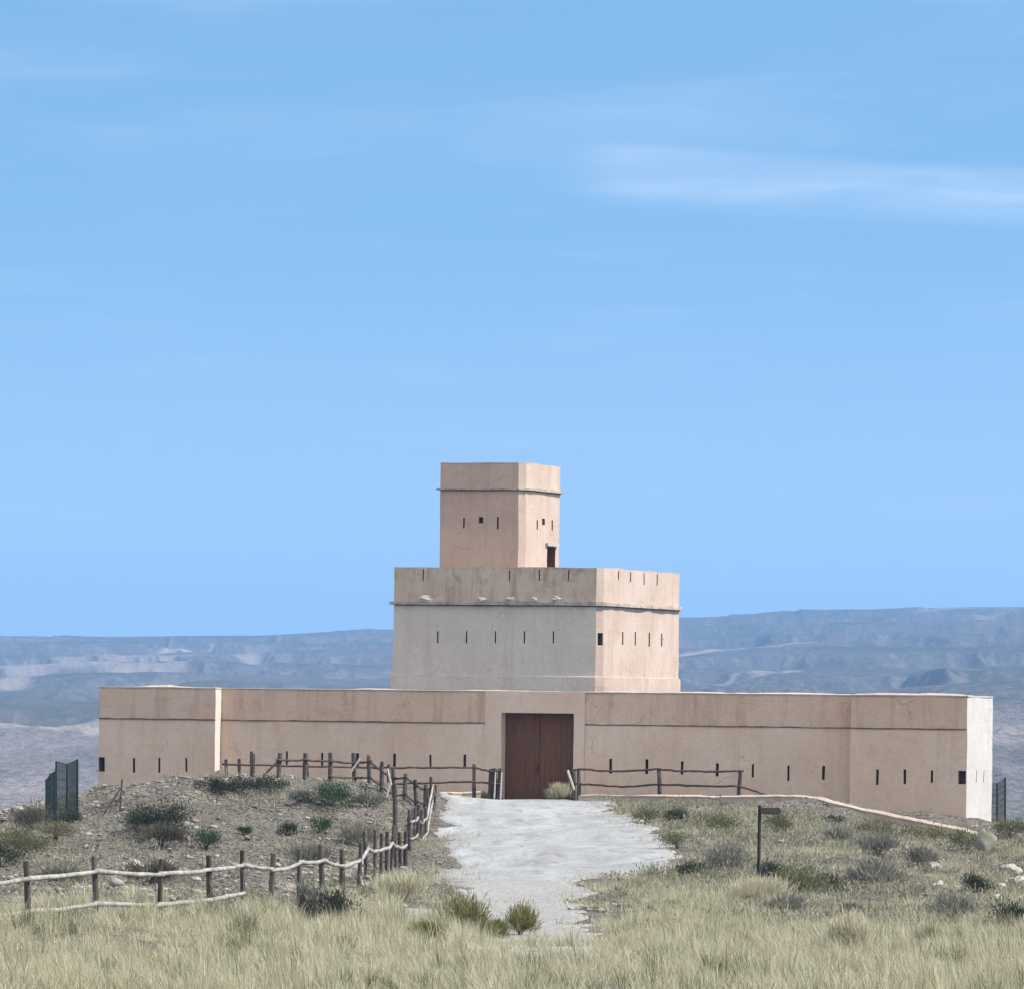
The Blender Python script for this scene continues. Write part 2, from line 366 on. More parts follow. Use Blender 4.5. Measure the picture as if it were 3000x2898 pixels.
# stubble fields and tracks lying on the shelves
wob_ = fbm(HCc / 90, HD / 700, 3, 73); ft = np.zeros_like(hX)
def field(p0, p1, d0, d1, slope=0., k=1.0, soft=60):
    global ft
    dd = HD - slope * (HCc - p0) + wob_ * 260
    m = sstep(p0 - 25, p0 + 25, HCc + wob_ * 120) * sstep(p1 + 25, p1 - 25, HCc + wob_ * 120) * sstep(d0 - soft, d0 + soft, dd) * sstep(d1 + soft, d1 - soft, dd)
    ft = np.maximum(ft, m * k)
field(-900, 330, 6500, 7050, -.9, .6); field(200, 760, 6050, 6450, .1, .5); field(470, 635, 6800, 6980, 0, 1); field(-600, 90, 4900, 5300, 0, .5)
field(300, 520, 5250, 5650, 0, .6); field(1990, 2440, 5800, 5900, .3, .8, 40); field(2080, 2330, 4700, 4780, 0, .8, 40); field(2500, 2950, 7000, 7080, -.3, .5, 40); field(2300, 3200, 8050, 8200, 0, .5)
field(-600, 330, 2870, 2940, 0, .6, 20)
def hillmat():
    t = NT('scrubby badland slopes', 1.0)
    a = t.noise(.007, 6, .7, None, (1, .3, 2)); b = t.noise(.05, 6, .8, None, (1, .35, 1)); s = t.noise(.16, 5, .75, None, (1, .3, 1))
    c = t.mix(t.ramp(a, [(.4, 0), (.6, 1)]), (.032, .036, .028), (.085, .076, .064))
    c = t.mix(t.ramp(b, [(.52, 0), (.66, .7)]), c, (.155, .13, .118))
    c = t.mix(t.ramp(s, [(.52, 0), (.6, .8)]), c, (.055, .062, .04))
    ats = t.n('ShaderNodeAttribute', attribute_name='steep'); atp = t.n('ShaderNodeAttribute', attribute_name='top')
    c = t.mix(t.math('MULTIPLY', ats.outputs['Fac'], t.ramp(b, [(.35, .2), (.6, 1)])), c, (.135, .125, .116))
    atn = t.n('ShaderNodeAttribute', attribute_name='near')
    c = t.mix(t.math('MULTIPLY', atn.outputs['Fac'], t.ramp(t.noise(.22, 6, .8, None, (1, .3, 1)), [(.36, .1), (.58, 1)])), c, (.26, .215, .205))
    c = t.mix(t.math('MULTIPLY', atp.outputs['Fac'], t.ramp(a, [(.3, 1), (.65, .5)])), c, (.055, .058, .045))
    at = t.n('ShaderNodeAttribute', attribute_name='field')
    c = t.mix(at.outputs['Fac'], c, (.30, .255, .22))
    t.bump(b, .8, 10); return t.out(c)
me = gridmesh('hills', hX[::-1], hY[::-1], hz[::-1]); at_ = me.attributes.new('field', 'FLOAT', 'POINT'); at_.data.foreach_set('value', ft[::-1].astype(np.float32).ravel())
gxs = np.hypot(np.gradient(hz, axis=0) / np.gradient(hX, axis=0), np.gradient(hz, axis=1) / np.gradient(hY, axis=1)); steep = sstep(.10, .34, gxs) * .85 * sstep(2960, 3060, hY)
near_ = sstep(3000, 2900, hY) * np.clip(.6 + 1.5 * fbm(hX / 70, hY / 300, 3, 88), 0, 1)
top = np.maximum(sstep(7900, 8500, hY), .8 * np.clip(.1 + 3.0 * fbm(hX / 420, hY / 1400, 3, 93), 0, 1) * sstep(3000, 3300, hY))
for nm_, ar_ in (('steep', steep), ('top', top), ('near', near_)):
    q_ = me.attributes.new(nm_, 'FLOAT', 'POINT'); q_.data.foreach_set('value', ar_[::-1].astype(np.float32).ravel())
o = link('hills', me, hillmat(), None, True); tag(o, kind='structure')

# ------------------------------------------------------------------ fort frame
AN = math.radians(20); CA, SA = math.cos(AN), math.sin(AN)
OX, OY = ray(1575, 2200)[0] * 250, 250.0
def W(s, t, z=0): return Vector((OX + s * CA + t * SA, OY - s * SA + t * CA, z))
def S(px, t, py=2200):
    k = ray(px, py)[0]; return (k * (OY + t * CA) - OX - t * SA) / (CA + k * SA)
def T(px, s, py=2200):
    k = ray(px, py)[0]; return (k * (OY - s * SA) - OX - s * CA) / (SA - k * CA)
def Zf(px, py, s, t): return ray(px, py)[1] * (OY - s * SA + t * CA)
def jit(p, amp=.035):
    q = mn.noise_vector(Vector(p) * .7); return Vector(p) + Vector((q.x * amp, q.y * amp, 0))
def wall(mb, a, b, z0, z1, holes=(), step=.5, amp=.03, top=0.0):
    """gridded wall face from plan point a to b (fort s,t); holes (u0,u1,za,zb)"""
    A, B = W(*a), W(*b); L = (B - A).length; dirv = (B - A) / L
    def lines(lo, hi, extra):
        e = sorted({lo, hi, *[x for x in extra if lo < x < hi]}); out = []
        for p, q in zip(e, e[1:]):
            k = max(1, int(round((q - p) / step))); out += [p + (q - p) * i / k for i in range(k)]
        return out + [hi]
    U = lines(0, L, [h[0] for h in holes] + [h[1] for h in holes]); Zs = lines(z0, z1, [h[2] for h in holes] + [h[3] for h in holes])
    n0 = len(mb.v)
    for z in Zs:
        for u in U:
            p = A + dirv * u + Vector((0, 0, z)); q = jit(p, amp)
            if z == z1 and top: q.z += mn.noise(Vector((p.x * .8, p.y * .8, 3))) * top
            mb.v.append(tuple(q))
    m = len(U)
    for i in range(len(Zs) - 1):
        for j in range(m - 1):
            cu, cz = (U[j] + U[j + 1]) / 2, (Zs[i] + Zs[i + 1]) / 2
            if any(h[0] < cu < h[1] and h[2] < cz < h[3] for h in holes): continue
            mb.f.append((n0 + i * m + j, n0 + i * m + j + 1, n0 + (i + 1) * m + j + 1, n0 + (i + 1) * m + j))
def liner(name, a, b, hole, depth, mat, parent, label=None, front=.0):
    A, B = W(*a), W(*b); L = (B - A).length; d = (B - A) / L; inn = Vector((-d.y, d.x, 0))
    u0, u1, za, zb = hole; g = .004
    def p(u, z, t): return A + d * u + inn * t + Vector((0, 0, z))
    mb = MB(); u0 -= g; u1 += g; za -= g; zb += g; f = front
    mb.quad(p(u0, za, depth), p(u1, za, depth), p(u1, zb, depth), p(u0, zb, depth))
    mb.quad(p(u0, za, f), p(u0, za, depth), p(u0, zb, depth), p(u0, zb, f))
    mb.quad(p(u1, za, depth), p(u1, za, f), p(u1, zb, f), p(u1, zb, depth))
    mb.quad(p(u0, zb, depth), p(u1, zb, depth), p(u1, zb, f), p(u0, zb, f))
    mb.quad(p(u0, za, f), p(u1, za, f), p(u1, za, depth), p(u0, za, depth))
    o = mb.build(name, mat, parent)
    if label: o['label'] = label
    return o
def course(mb, a, b, z, h, out, ext0=0, ext1=0, wob=.012, depth=.06):
    """thin projecting stone strip along a wall face"""
    A, B = W(*a), W(*b); L = (B - A).length; d = (B - A) / L; nrm = Vector((d.y, -d.x, 0))
    n = max(2, int(L / .35)); base = len(mb.v)
    for i in range(n + 1):
        u = -ext0 + (L + ext0 + ext1) * i / n; p = A + d * u
        w = mn.noise(Vector((p.x * 1.3, p.y * 1.3, z))) * wob; ho = h * (1 + .8 * mn.noise(Vector((p.x * 2.1, p.y * 2.1, z + 5)))); oo = out * (1 + .45 * mn.noise(Vector((p.x * 1.7, p.y, z + 9))))
        for (t, zz) in ((oo, z + w), (oo, z + w + ho), (-depth, z + w + ho), (-depth, z + w)):
            mb.v.append(tuple(p + nrm * t + Vector((0, 0, zz))))
    for i in range(n):
        for k in range(4):
            mb.f.append((base + i * 4 + k, base + (i + 1) * 4 + k, base + (i + 1) * 4 + (k + 1) % 4, base + i * 4 + (k + 1) % 4))
    mb.f.append((base, base + 1, base + 2, base + 3)); mb.f.append(tuple(base + n * 4 + k for k in (3, 2, 1, 0)))

# ---- perimeter wall
TB = -.65
ztop = Zf(1575, 2027, 0, 0); zstr = Zf(1575, 2121, 0, 0); zbase = -9.0
sL0, sL1 = S(289, TB), S(629, TB); sR0, sR1 = S(2491, TB), S(2833, TB); tR = T(2907, sR1)
corner = .10
fort = empty('fort_wall', W(0, 0, -3.7))
tag(fort, 'long low pinkish walled enclosure with loopholes, corner bastions and a brown gate', 'fort wall')
def hole_of(a, b, px, w, y0, y1, tpl):
    sx = S(px, tpl); u = sx - a[0]; ss = sx
    w *= R.uniform(.8, 1.25); dz = R.uniform(-.03, .03); dw = R.uniform(-.05, .04)
    return (u - w / 2, u + w / 2, Zf(px, y1, ss, tpl) + dz + dw, Zf(px, y0, ss, tpl) + dz)
def front_run(a, b, slots, matlow, matup, z_split=zstr, name='wall'):
    holes = [hole_of(a, b, px, w, y0, y1, a[1]) for px, w, y0, y1 in slots]
    return holes
lb, rb, cu = ((sL0, TB), (sL1, TB)), ((sR0, TB), (sR1, TB)), ((sL1, 0), (sR0, 0))
sw = .105
hl = [hole_of(*lb, px, sw, y0, y1, TB) for px, y0, y1 in ((393, 2220, 2263), (467, 2221, 2263), (546, 2221, 2258))]
hl.append((.0 + .03, .30, Zf(300, 2261, sL0, TB), Zf(300, 2219, sL0, TB)))
hr = [hole_of(*rb, px, sw, y0, y1, TB) for px, y0, y1 in ((2572, 2253, 2295), (2651, 2256, 2296), (2731, 2258, 2297))]
LR = sR1 - sR0
hr.append((LR - .34, LR - .03, Zf(2820, 2298, sR1, TB), Zf(2820, 2259, sR1, TB)))
hcur = [hole_of(*cu, px, sw, y0, y1, 0) for px, y0, y1 in
        [(737, 2202, 2240), (841, 2203, 2241), (944, 2205, 2244), (1049, 2206, 2246), (1155, 2208, 2249), (1261, 2210, 2249), (1363, 2211, 2250),
         (1791, 2223, 2265), (1895, 2226, 2267), (1999, 2231, 2272), (2102, 2236, 2277), (2206, 2239, 2279), (2310, 2243, 2285), (2414, 2246, 2286)]]
gs0, gs1 = S(1470, 0), S(1681, 0); gz0, gz1 = Zf(1575, 2346, 0, 0), Zf(1575, 2090, 0, 0)
u_ = lambda s: s - sL1
ps0, ps1 = S(1421, 0), S(1712, 0)
gate_hole = (u_(ps0) + .03, u_(ps1) - .03, gz0 - 2, ztop - .05)
# lower walls
mb = MB(); wall(mb, *lb, zbase, zstr, hl); bl = mb.build('wall', M['pink'], fort)
mb = MB(); wall(mb, *rb, zbase, zstr, hr); mb.build('wall', M['pink'], fort)
mb = MB(); wall(mb, *cu, zbase, zstr, hcur + [gate_hole]); mb.build('wall', M['pink'], fort)
mb = MB(); wall(mb, (sL1, TB), (sL1, 0), zbase, ztop); mb.build('return_wall', M['returnwall'], fort)['label'] = 'narrow pale sunlit return of the bastion'
mb = MB(); wall(mb, (sR0, 0), (sR0, TB), zbase, ztop); mb.build('return_wall', M['pink'], fort)
# sunlit flank of the right bastion with two faint slots and a corner notch
Lf = tR - TB
hf = [(Lf * .37, Lf * .37 + .07, hr[2][2] + .02, hr[2][3] + .02), (Lf * .66, Lf * .66 + .07, hr[2][2] + .02, hr[2][3] + .02)]
mb = MB(); wall(mb, (sR1, TB), (sR1, tR), zbase, ztop, hf); mb.build('flank_wall', M['sunlit_flank'], fort)['label'] = 'pale sunlit flank of the bastion'
# upper bands
def band(a, b, m, proud=.0):
    mb = MB(); wall(mb, a, b, zstr, ztop, [(gate_hole[0], gate_hole[1], zstr - 1, ztop - .05)] if a == cu[0] else ()); return mb.build('parapet', m, fort)
band(*lb, M['brownpink']); band(*rb, M['brownpink']); band(*cu, M['brownpink'])
# rear and hidden sides
mb = MB(); plan = [(sR1, tR), (sR1 - 4.9, tR), (sR1 - 4.9, 20.5), (sL0 + 4, 20.5), (sL0 + 4, 4.2), (sL0, 4.2), (sL0, TB)]
for a, b in zip(plan, plan[1:]): wall(mb, a, b, zbase, ztop, (), 1.5)
mb.build('rear_wall', M['pink'], fort)
# inner faces and wall-walk
outer = [(sL0, TB), (sL1, TB), (sL1, 0), (sR0, 0), (sR0, TB), (sR1, TB), (sR1, tR), (sR1 - 4.9, tR), (sR1 - 4.9, 20.5), (sL0 + 4, 20.5), (sL0 + 4, 4.2), (sL0, 4.2)]
def inset(poly, d):
    out = []; n = len(poly)
    for i in range(n):
        p0, p, p1 = (Vector((*poly[(i + k) % n], 0)) for k in (-1, 0, 1))
        e0, e1 = (p - p0).normalized(), (p1 - p).normalized(); n0, n1 = Vector((-e0.y, e0.x, 0)), Vector((-e1.y, e1.x, 0))
        m = n0 + n1; m = m / max(.2, 1 + n0.dot(n1)); out.append((p.x + m.x * d, p.y + m.y * d))
    return out
inner = inset(outer, .75)
mb = MB()
for i in range(len(outer)):
    j = (i + 1) % len(outer)
    a, b, c, d = W(*outer[i], ztop - .02), W(*outer[j], ztop - .02), W(*inner[j], ztop - .02), W(*inner[i], ztop - .02)
    mb.quad(a, b, c, d); mb.quad(W(*inner[j], -6), W(*inner[i], -6), d, c)
mb.build('inner_face', M['pink'], fort)
# coping: uneven sloped mortar cap
def coping(poly, idx, zt, hfun, parent, thick=.75, mat=None, name='coping'):
    inn = inset(poly, thick); i = idx; j = (i + 1) % len(poly)
    A, B = W(*poly[i]), W(*poly[j]); C, D = W(*inn[i]), W(*inn[j]); L = (B - A).length; n = max(2, int(L / .3)); mb = MB()
    ov = (A - C).normalized() * .0
    dd = (B - A) / L; nr = Vector((dd.y, -dd.x, 0))
    for k in range(n + 1):
        f = k / n; a = A.lerp(B, f); c = C.lerp(D, f); h = hfun(a, f)
        pr = [(a + nr * .025, zt - .035), (a + nr * .025, zt + h * .25), (a.lerp(c, .3), zt + h), (a.lerp(c, .75), zt + h), (c, zt)]
        for p, z in pr: mb.v.append((p.x, p.y, z))
    for k in range(n):
        for q in range(4): mb.f.append((k * 5 + q, (k + 1) * 5 + q, (k + 1) * 5 + q + 1, k * 5 + q + 1))
    return mb.build(name, mat or M['coping'], parent)
def hcop(lo, hi):
    return lambda a, f: max(.015, lo + (hi - lo) * f + .10 * mn.noise(Vector((a.x * .45, a.y * .45, 1))) + .03 * mn.noise(Vector((a.x * 2.2, a.y * 2.2, 7))))
for i, (lo, hi) in {0: (.03, .05), 1: (.06, .06), 2: (.0, .07), 3: (.07, .07), 4: (.07, .10), 5: (.06, .02)}.items(): coping(outer, i, ztop, hcop(lo, hi), fort)
# string course: thin strip whose dark colour stands for its shadow line
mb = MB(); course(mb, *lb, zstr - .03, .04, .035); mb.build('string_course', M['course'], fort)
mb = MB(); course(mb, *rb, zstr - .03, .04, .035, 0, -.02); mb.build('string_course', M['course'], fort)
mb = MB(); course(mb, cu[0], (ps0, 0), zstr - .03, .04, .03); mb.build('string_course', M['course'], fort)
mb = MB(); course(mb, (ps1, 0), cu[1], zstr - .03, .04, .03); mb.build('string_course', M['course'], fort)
# loopholes
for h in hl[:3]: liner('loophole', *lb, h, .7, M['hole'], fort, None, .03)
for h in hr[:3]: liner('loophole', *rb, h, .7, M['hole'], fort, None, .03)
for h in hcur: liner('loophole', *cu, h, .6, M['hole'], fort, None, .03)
for h in hf: liner('loophole', (sR1, TB), (sR1, tR), h, .25, M['hole'], fort, 'narrow slit in the sunlit flank', .02)
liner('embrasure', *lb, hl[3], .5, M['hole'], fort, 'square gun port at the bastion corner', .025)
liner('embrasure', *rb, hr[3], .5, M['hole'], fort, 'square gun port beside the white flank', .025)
# gate surround
mb = MB(); tS = -.05; a, b = (ps0, tS), (ps1, tS); gh = (gs0 - ps0, gs1 - ps0, gz0 - 2, gz1)
wall(mb, a, b, zbase, ztop - .0, [gh])
for s0, s1 in (((ps0, .06), (ps0, tS)), ((ps1, tS), (ps1, .06))): wall(mb, s0, s1, zbase, ztop)
mb.build('gate_surround', M['surround'], fort)
mb = MB(); tD = .42
for (q0, q1) in (((gs0, tD), (gs0, tS)), ((gs1, tS), (gs1, tD))):   # reveals, facing into the opening
    p0, p1 = (q0, q1) if True else (q1, q0)
    mb.quad(W(*p1, gz0 - 1), W(*p0, gz0 - 1), W(*p0, gz1), W(*p1, gz1))
mb.quad(W(gs0, tS, gz1), W(gs1, tS, gz1), W(gs1, tD + .2, gz1), W(gs0, tD + .2, gz1))
mb.build('gate_reveal', M['surround'], fort)
gm = (gs0 + gs1) / 2 - .06
for li, (x0, x1) in enumerate(((gs0 + .02, gm - .006), (gm + .006, gs1 - .02))):
    mb = MB(); nb = 7
    for k in range(nb):
        p0 = x0 + (x1 - x0) * k / nb; p1 = x0 + (x1 - x0) * (k + 1) / nb - .007; dz = R.uniform(-.003, .004)
        mb.box(W(p0, tD + dz, gz0 - .3), W(p1, tD + dz, 0) - W(p0, tD + dz, 0), W(p0, tD + dz + .06, 0) - W(p0, tD + dz, 0), (0, 0, gz1 - gz0 + .3 - .02))
    mb.box(W(x0, tD + .062, gz0 - .3), W(x1, 0) - W(x0, 0), W(x0, .05) - W(x0, 0), (0, 0, gz1 - gz0 + .28))
    leaf = mb.build('door', M['door'], fort); leaf['label'] = 'left plank gate leaf' if li == 0 else 'right plank gate leaf with keyhole plate'
    if li == 1:
        hz0 = Zf(1578, 2256, gm, tD); hs = S(1578, tD); mh = MB()
        pts = [(-.03, -.02), (.035, .03), (.05, .22), (.02, .26), (-.02, .2), (-.05, -.12), (-.03, -.2), (.0, -.2)]
        n = len(pts)
        for t in (tD - .035, tD + .0): mh.v += [tuple(W(hs + q[0], t, hz0 + q[1] * .9)) for q in pts]
        mh.f.append(tuple(range(n))[::-1]); mh.f += [(i, n + i, n + (i + 1) % n, (i + 1) % n)[::-1] for i in range(n)]
        mh.build('handle', M['iron'], leaf)
    mb = MB(); mb.box(W(x0 + .03, tD - .02, gz1 - .16), W(x1 - .03, 0) - W(x0 + .03, 0), W(x0, .02) - W(x0, 0), (0, 0, .1)); mb.build('ledge_batten', M['door'], leaf)
mb = MB(); mb.box(W(gs0 + .002, -.3, gz0 - .6), W(gs1 - .002, 0) - W(gs0 + .002, 0), W(0, .7) - W(0, 0), (0, 0, .58)); mb.build('threshold', M['lintel'], fort)
# waterspout on the far corner
q = W(sR1 - .9, tR - .04, Zf(2905, 2092, sR1, tR)); mb = MB(); mb.box(q, W(.22, 0) - W(0, 0), W(0, 1.6) - W(0, 0), (0, 0, .13)); mb.build('waterspout', M['lintel'], fort)

# ---- blockhouse
bt = 9.0; bl0 = S(1157, bt, 1800); bl1 = S(1746, bt, 1800); bc = .25; bsR = bl1 + bc; btR = T(1995, bsR, 1800)
bz1 = Zf(1745, 1664, bl1, bt); bzs = Zf(1745, 1774, bl1, bt); bzp = Zf(1745, 1983, bl1, bt); bz0 = -4.5
house = empty('blockhouse', W((bl0 + bl1) / 2, bt + 5, bz0))
tag(house, 'two tier stepped blockhouse with a square watchtower, rising behind the low wall', 'blockhouse')
oct_ = lambda s0, s1, t0, t1, c: [(s0 + c, t0), (s1 - c, t0), (s1, t0 + c), (s1, t1 - c), (s1 - c, t1), (s0 + c, t1), (s0, t1 - c), (s0, t0 + c)]
bp = oct_(bl0 - .1, bsR, bt, btR, bc); bp[0] = (bl0, bt); bp[7] = (bl0 - .1, bt + .1)
def hole_u(a, px, w, y0, y1):       # on a front (constant t) run
    sx = S(px, a[1], (y0 + y1) / 2); return (sx - a[0] - w / 2, sx - a[0] + w / 2, Zf(px, y1, sx, a[1]), Zf(px, y0, sx, a[1]))
def hole_v(a, px, w, y0, y1):       # on a right-hand (constant s) run
    tx = T(px, a[0], (y0 + y1) / 2); return (tx - a[1] - w / 2, tx - a[1] + w / 2, Zf(px, y1, a[0], tx), Zf(px, y0, a[0], tx))
fr, ch, rt = (bp[0], bp[1]), (bp[1], bp[2]), (bp[2], bp[3])
hF = [hole_u(fr[0], px, .06, 1850, 1885) for px in (1283, 1367, 1452, 1537, 1621)]
hR = [hole_v(rt[0], px, .16, y0, y1) for px, y0, y1 in ((1825, 1852, 1890), (1862, 1852, 1892), (1902, 1854, 1895), (1939, 1856, 1895))]
cl = math.hypot(bc, bc)
hC = [(.08, cl - .03, Zf(1757, 1891, bl1, bt), Zf(1757, 1855, bl1, bt))]
def tier(plan, z0, z1, holes, mat, name, parent, top=0.0, skip=(), step=.55):
    mb = MB()
    for i in range(8):
        if i in skip: continue
        wall(mb, plan[i], plan[(i + 1) % 8], z0, z1, holes.get(i, ()), step, .026, top)
    return mb.build(name, mat, parent)
tier(bp, bzp, bzs, {0: hF, 1: hC, 2: hR}, M['grey'], 'lower_storey', house, skip=(1, 2))
tier(bp, bzp, bzs, {1: hC, 2: hR}, M['pinkside'], 'flank_wall', house, skip=(0, 3, 4, 5, 6, 7))['label'] = 'pale pinkish sunlit flank of the lower storey'
hPF = [hole_u(fr[0], px, .05, y0, y1) for px, y0, y1 in ((1240, 1668, 1702), (1492, 1672, 1702), (1580, 1670, 1702), (1666, 1670, 1702))]
hPR = [(q[0], q[1], q[2], min(q[3], bz1 - .09)) for q in [hole_v(rt[0], px, .13, y0, y1) for px, y0, y1 in ((1811, 1674, 1698), (1847, 1669, 1706), (1887, 1671, 1714), (1925, 1676, 1716))]]
tier(bp, bzs, bz1, {0: hPF, 2: hPR}, M['greybrown'], 'parapet', house, .05, skip=(1, 2))
tier(bp, bzs, bz1, {2: hPR}, M['pinkside'], 'parapet', house, .05, skip=(0, 3, 4, 5, 6, 7))
ip = inset(bp, .45); mb = MB()
for i in range(8):
    j = (i + 1) % 8; a, b, c, d = W(*bp[i], bz1 - .02), W(*bp[j], bz1 - .02), W(*ip[j], bz1 - .02), W(*ip[i], bz1 - .02)
    mb.quad(a, b, c, d); mb.quad(W(*ip[j], bz1 - 1.4), W(*ip[i], bz1 - 1.4), d, c)
mb.v += [tuple(W(*q, bz1 - 1.2)) for q in ip]; mb.f.append(tuple(range(len(mb.v) - 8, len(mb.v))))
mb.build('roof', M['greybrown'], house)
# splayed plinth
pp = inset(bp, -.09); mb = MB()
flare = lambda i: mb.quad(W(*pp[i], bzp - .02), W(*pp[(i + 1) % 8], bzp - .02), W(*bp[(i + 1) % 8], bzp + .01), W(*bp[i], bzp + .01))
for i in (0, 3, 4, 5, 6, 7): flare(i)
for i in (0, 3, 4, 5, 6, 7): wall(mb, pp[i], pp[(i + 1) % 8], bz0, bzp - .02, (), .8)
mb.build('plinth', M['grey'], house)
mb = MB()
for i in (1, 2): flare(i); wall(mb, pp[i], pp[(i + 1) % 8], bz0, bzp - .019, (), .8)
mb.build('plinth', M['pinkside'], house)
for i in range(8):
    mb = MB(); course(mb, bp[i], bp[(i + 1) % 8], bzs - .015, .11, .17 if i != 1 else .165, .06, .06, .012); mb.build('string_course', M['ledge'], house)
    if i in (0, 1, 2):
        mb = MB(); course(mb, bp[i], bp[(i + 1) % 8], bzs - .06, .04, .05, 0, 0, .012); mb.build('ledge_shade_line', M['course'], house)  # dark strip under the ledge, painted in as its shade
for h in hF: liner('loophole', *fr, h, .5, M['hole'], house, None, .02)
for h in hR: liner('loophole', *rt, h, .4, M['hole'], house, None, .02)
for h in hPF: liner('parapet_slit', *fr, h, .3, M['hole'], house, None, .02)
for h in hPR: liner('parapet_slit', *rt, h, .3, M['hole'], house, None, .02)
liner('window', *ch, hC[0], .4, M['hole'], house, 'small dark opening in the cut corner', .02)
# broken plaster spouts above the ledge
def lump(c, r, seed, sq=(1, 1, 1), sub=2, rough=.35):
    import bmesh
    bm = bmesh.new(); bmesh.ops.create_icosphere(bm, subdivisions=sub, radius=1)
    for v in bm.verts:
        k = 1 + rough * mn.noise(v.co * 1.3 + Vector((seed * 3.1, seed, 0))) + rough * .5 * mn.noise(v.co * 3.1 + Vector((seed, 0, seed)))
        v.co = Vector((v.co.x * sq[0], v.co.y * sq[1], v.co.z * sq[2])) * k * r
    me = bpy.data.meshes.new('lump'); bm.to_mesh(me); bm.free(); me.transform(Matrix.Translation(c)); return me
for i, (px, w) in enumerate(((1258, .55), (1420, .4), (1500, .42), (1573, .38), (1638, .5))):
    s_ = S(px, bt, 1756); z_ = Zf(px, 1758, s_, bt)
    me = lump(W(s_, bt + .0, z_ + .03), w * .62, i, (1.0, .24, .40), 3, .7); me.name = 'broken_spout'
    link('broken_spout', me, M['patch'], house)
# tower
tt = 12.2; ts0 = S(1293, tt, 1500); ts1 = S(1519, tt, 1500); tc = .25; tsR = ts1 + tc; ttR = T(1645, tsR, 1500)
tz1 = Zf(1519, 1354, ts1, tt); tzs = Zf(1519, 1436, ts1, tt); tz0 = bz1 - 1.4
tower_p = oct_(ts0 - .1, tsR, tt, ttR, tc); tower_p[0] = (ts0, tt); tower_p[7] = (ts0 - .1, tt + .1)
fr, ch, rt = (tower_p[0], tower_p[1]), (tower_p[1], tower_p[2]), (tower_p[2], tower_p[3])
hF = [hole_u(fr[0], 1358, .07, 1518, 1548), hole_u(fr[0], 1409, .20, 1516, 1534), hole_u(fr[0], 1458, .08, 1515, 1551)]
hR = [hole_v(rt[0], 1573, .16, 1524, 1552), hole_v(rt[0], 1592, .36, 1520, 1539), hole_v(rt[0], 1617, .16, 1525, 1555)]
t0_, t1_ = T(1603, rt[0][0], 1640), T(1627, rt[0][0], 1640); dz1 = Zf(1615, 1602, rt[0][0], t0_)
hD = (t0_ - rt[0][1], t1_ - rt[0][1], tz0 + .1, dz1)
tower = tier(tower_p, tz0, tzs, {0: hF, 2: hR + [hD]}, M['towerpink'], 'tower', house, skip=(1, 2))
tower['label'] = 'square watchtower with a ledge below its parapet'
tier(tower_p, tz0, tzs, {2: hR + [hD]}, M['pinkside'], 'flank_wall', tower, skip=(0, 3, 4, 5, 6, 7))
tier(tower_p, tzs, tz1, {}, M['towerpink'], 'parapet', tower, .05, skip=(1, 2))
tier(tower_p, tzs, tz1, {}, M['pinkside'], 'parapet', tower, .05, skip=(0, 3, 4, 5, 6, 7))
mb = MB(); mb.v += [tuple(W(*q, tz1 - .04)) for q in tower_p]; mb.f.append(tuple(range(8))); mb.build('roof', M['towerpink'], tower)
for i in range(8):
    mb = MB(); course(mb, tower_p[i], tower_p[(i + 1) % 8], tzs - .01, .105, .14, .05, .05, .012); mb.build('string_course', M['ledge'], tower)
    if i < 3:
        mb = MB(); course(mb, tower_p[i], tower_p[(i + 1) % 8], tzs - .055, .04, .045, 0, 0, .01); mb.build('ledge_shade_line', M['course'], tower)  # painted shade below the tower ledge
liner('loophole', *fr, hF[0], .4, M['hole'], tower, None, .02); liner('loophole', *fr, hF[2], .4, M['hole'], tower, None, .02)
liner('window', *fr, hF[1], .4, M['hole'], tower, None, .02)
liner('loophole', *rt, hR[0], .3, M['hole'], tower, None, .02); liner('loophole', *rt, hR[2], .3, M['hole'], tower, None, .02)
liner('window', *rt, hR[1], .3, M['hole'], tower, None, .02)
liner('doorway', *rt, hD, .5, M['door'], tower, 'brown doorway onto the roof', .02)
mb = MB(); a0 = W(tsR - .02, t0_ - .25, dz1 + .02)
mb.box(a0, W(0.14, 0) - W(0, 0), W(0, (t1_ - t0_) + .4) - W(0, 0), (0, 0, .12)); mb.build('lintel', M['lintel'], tower)

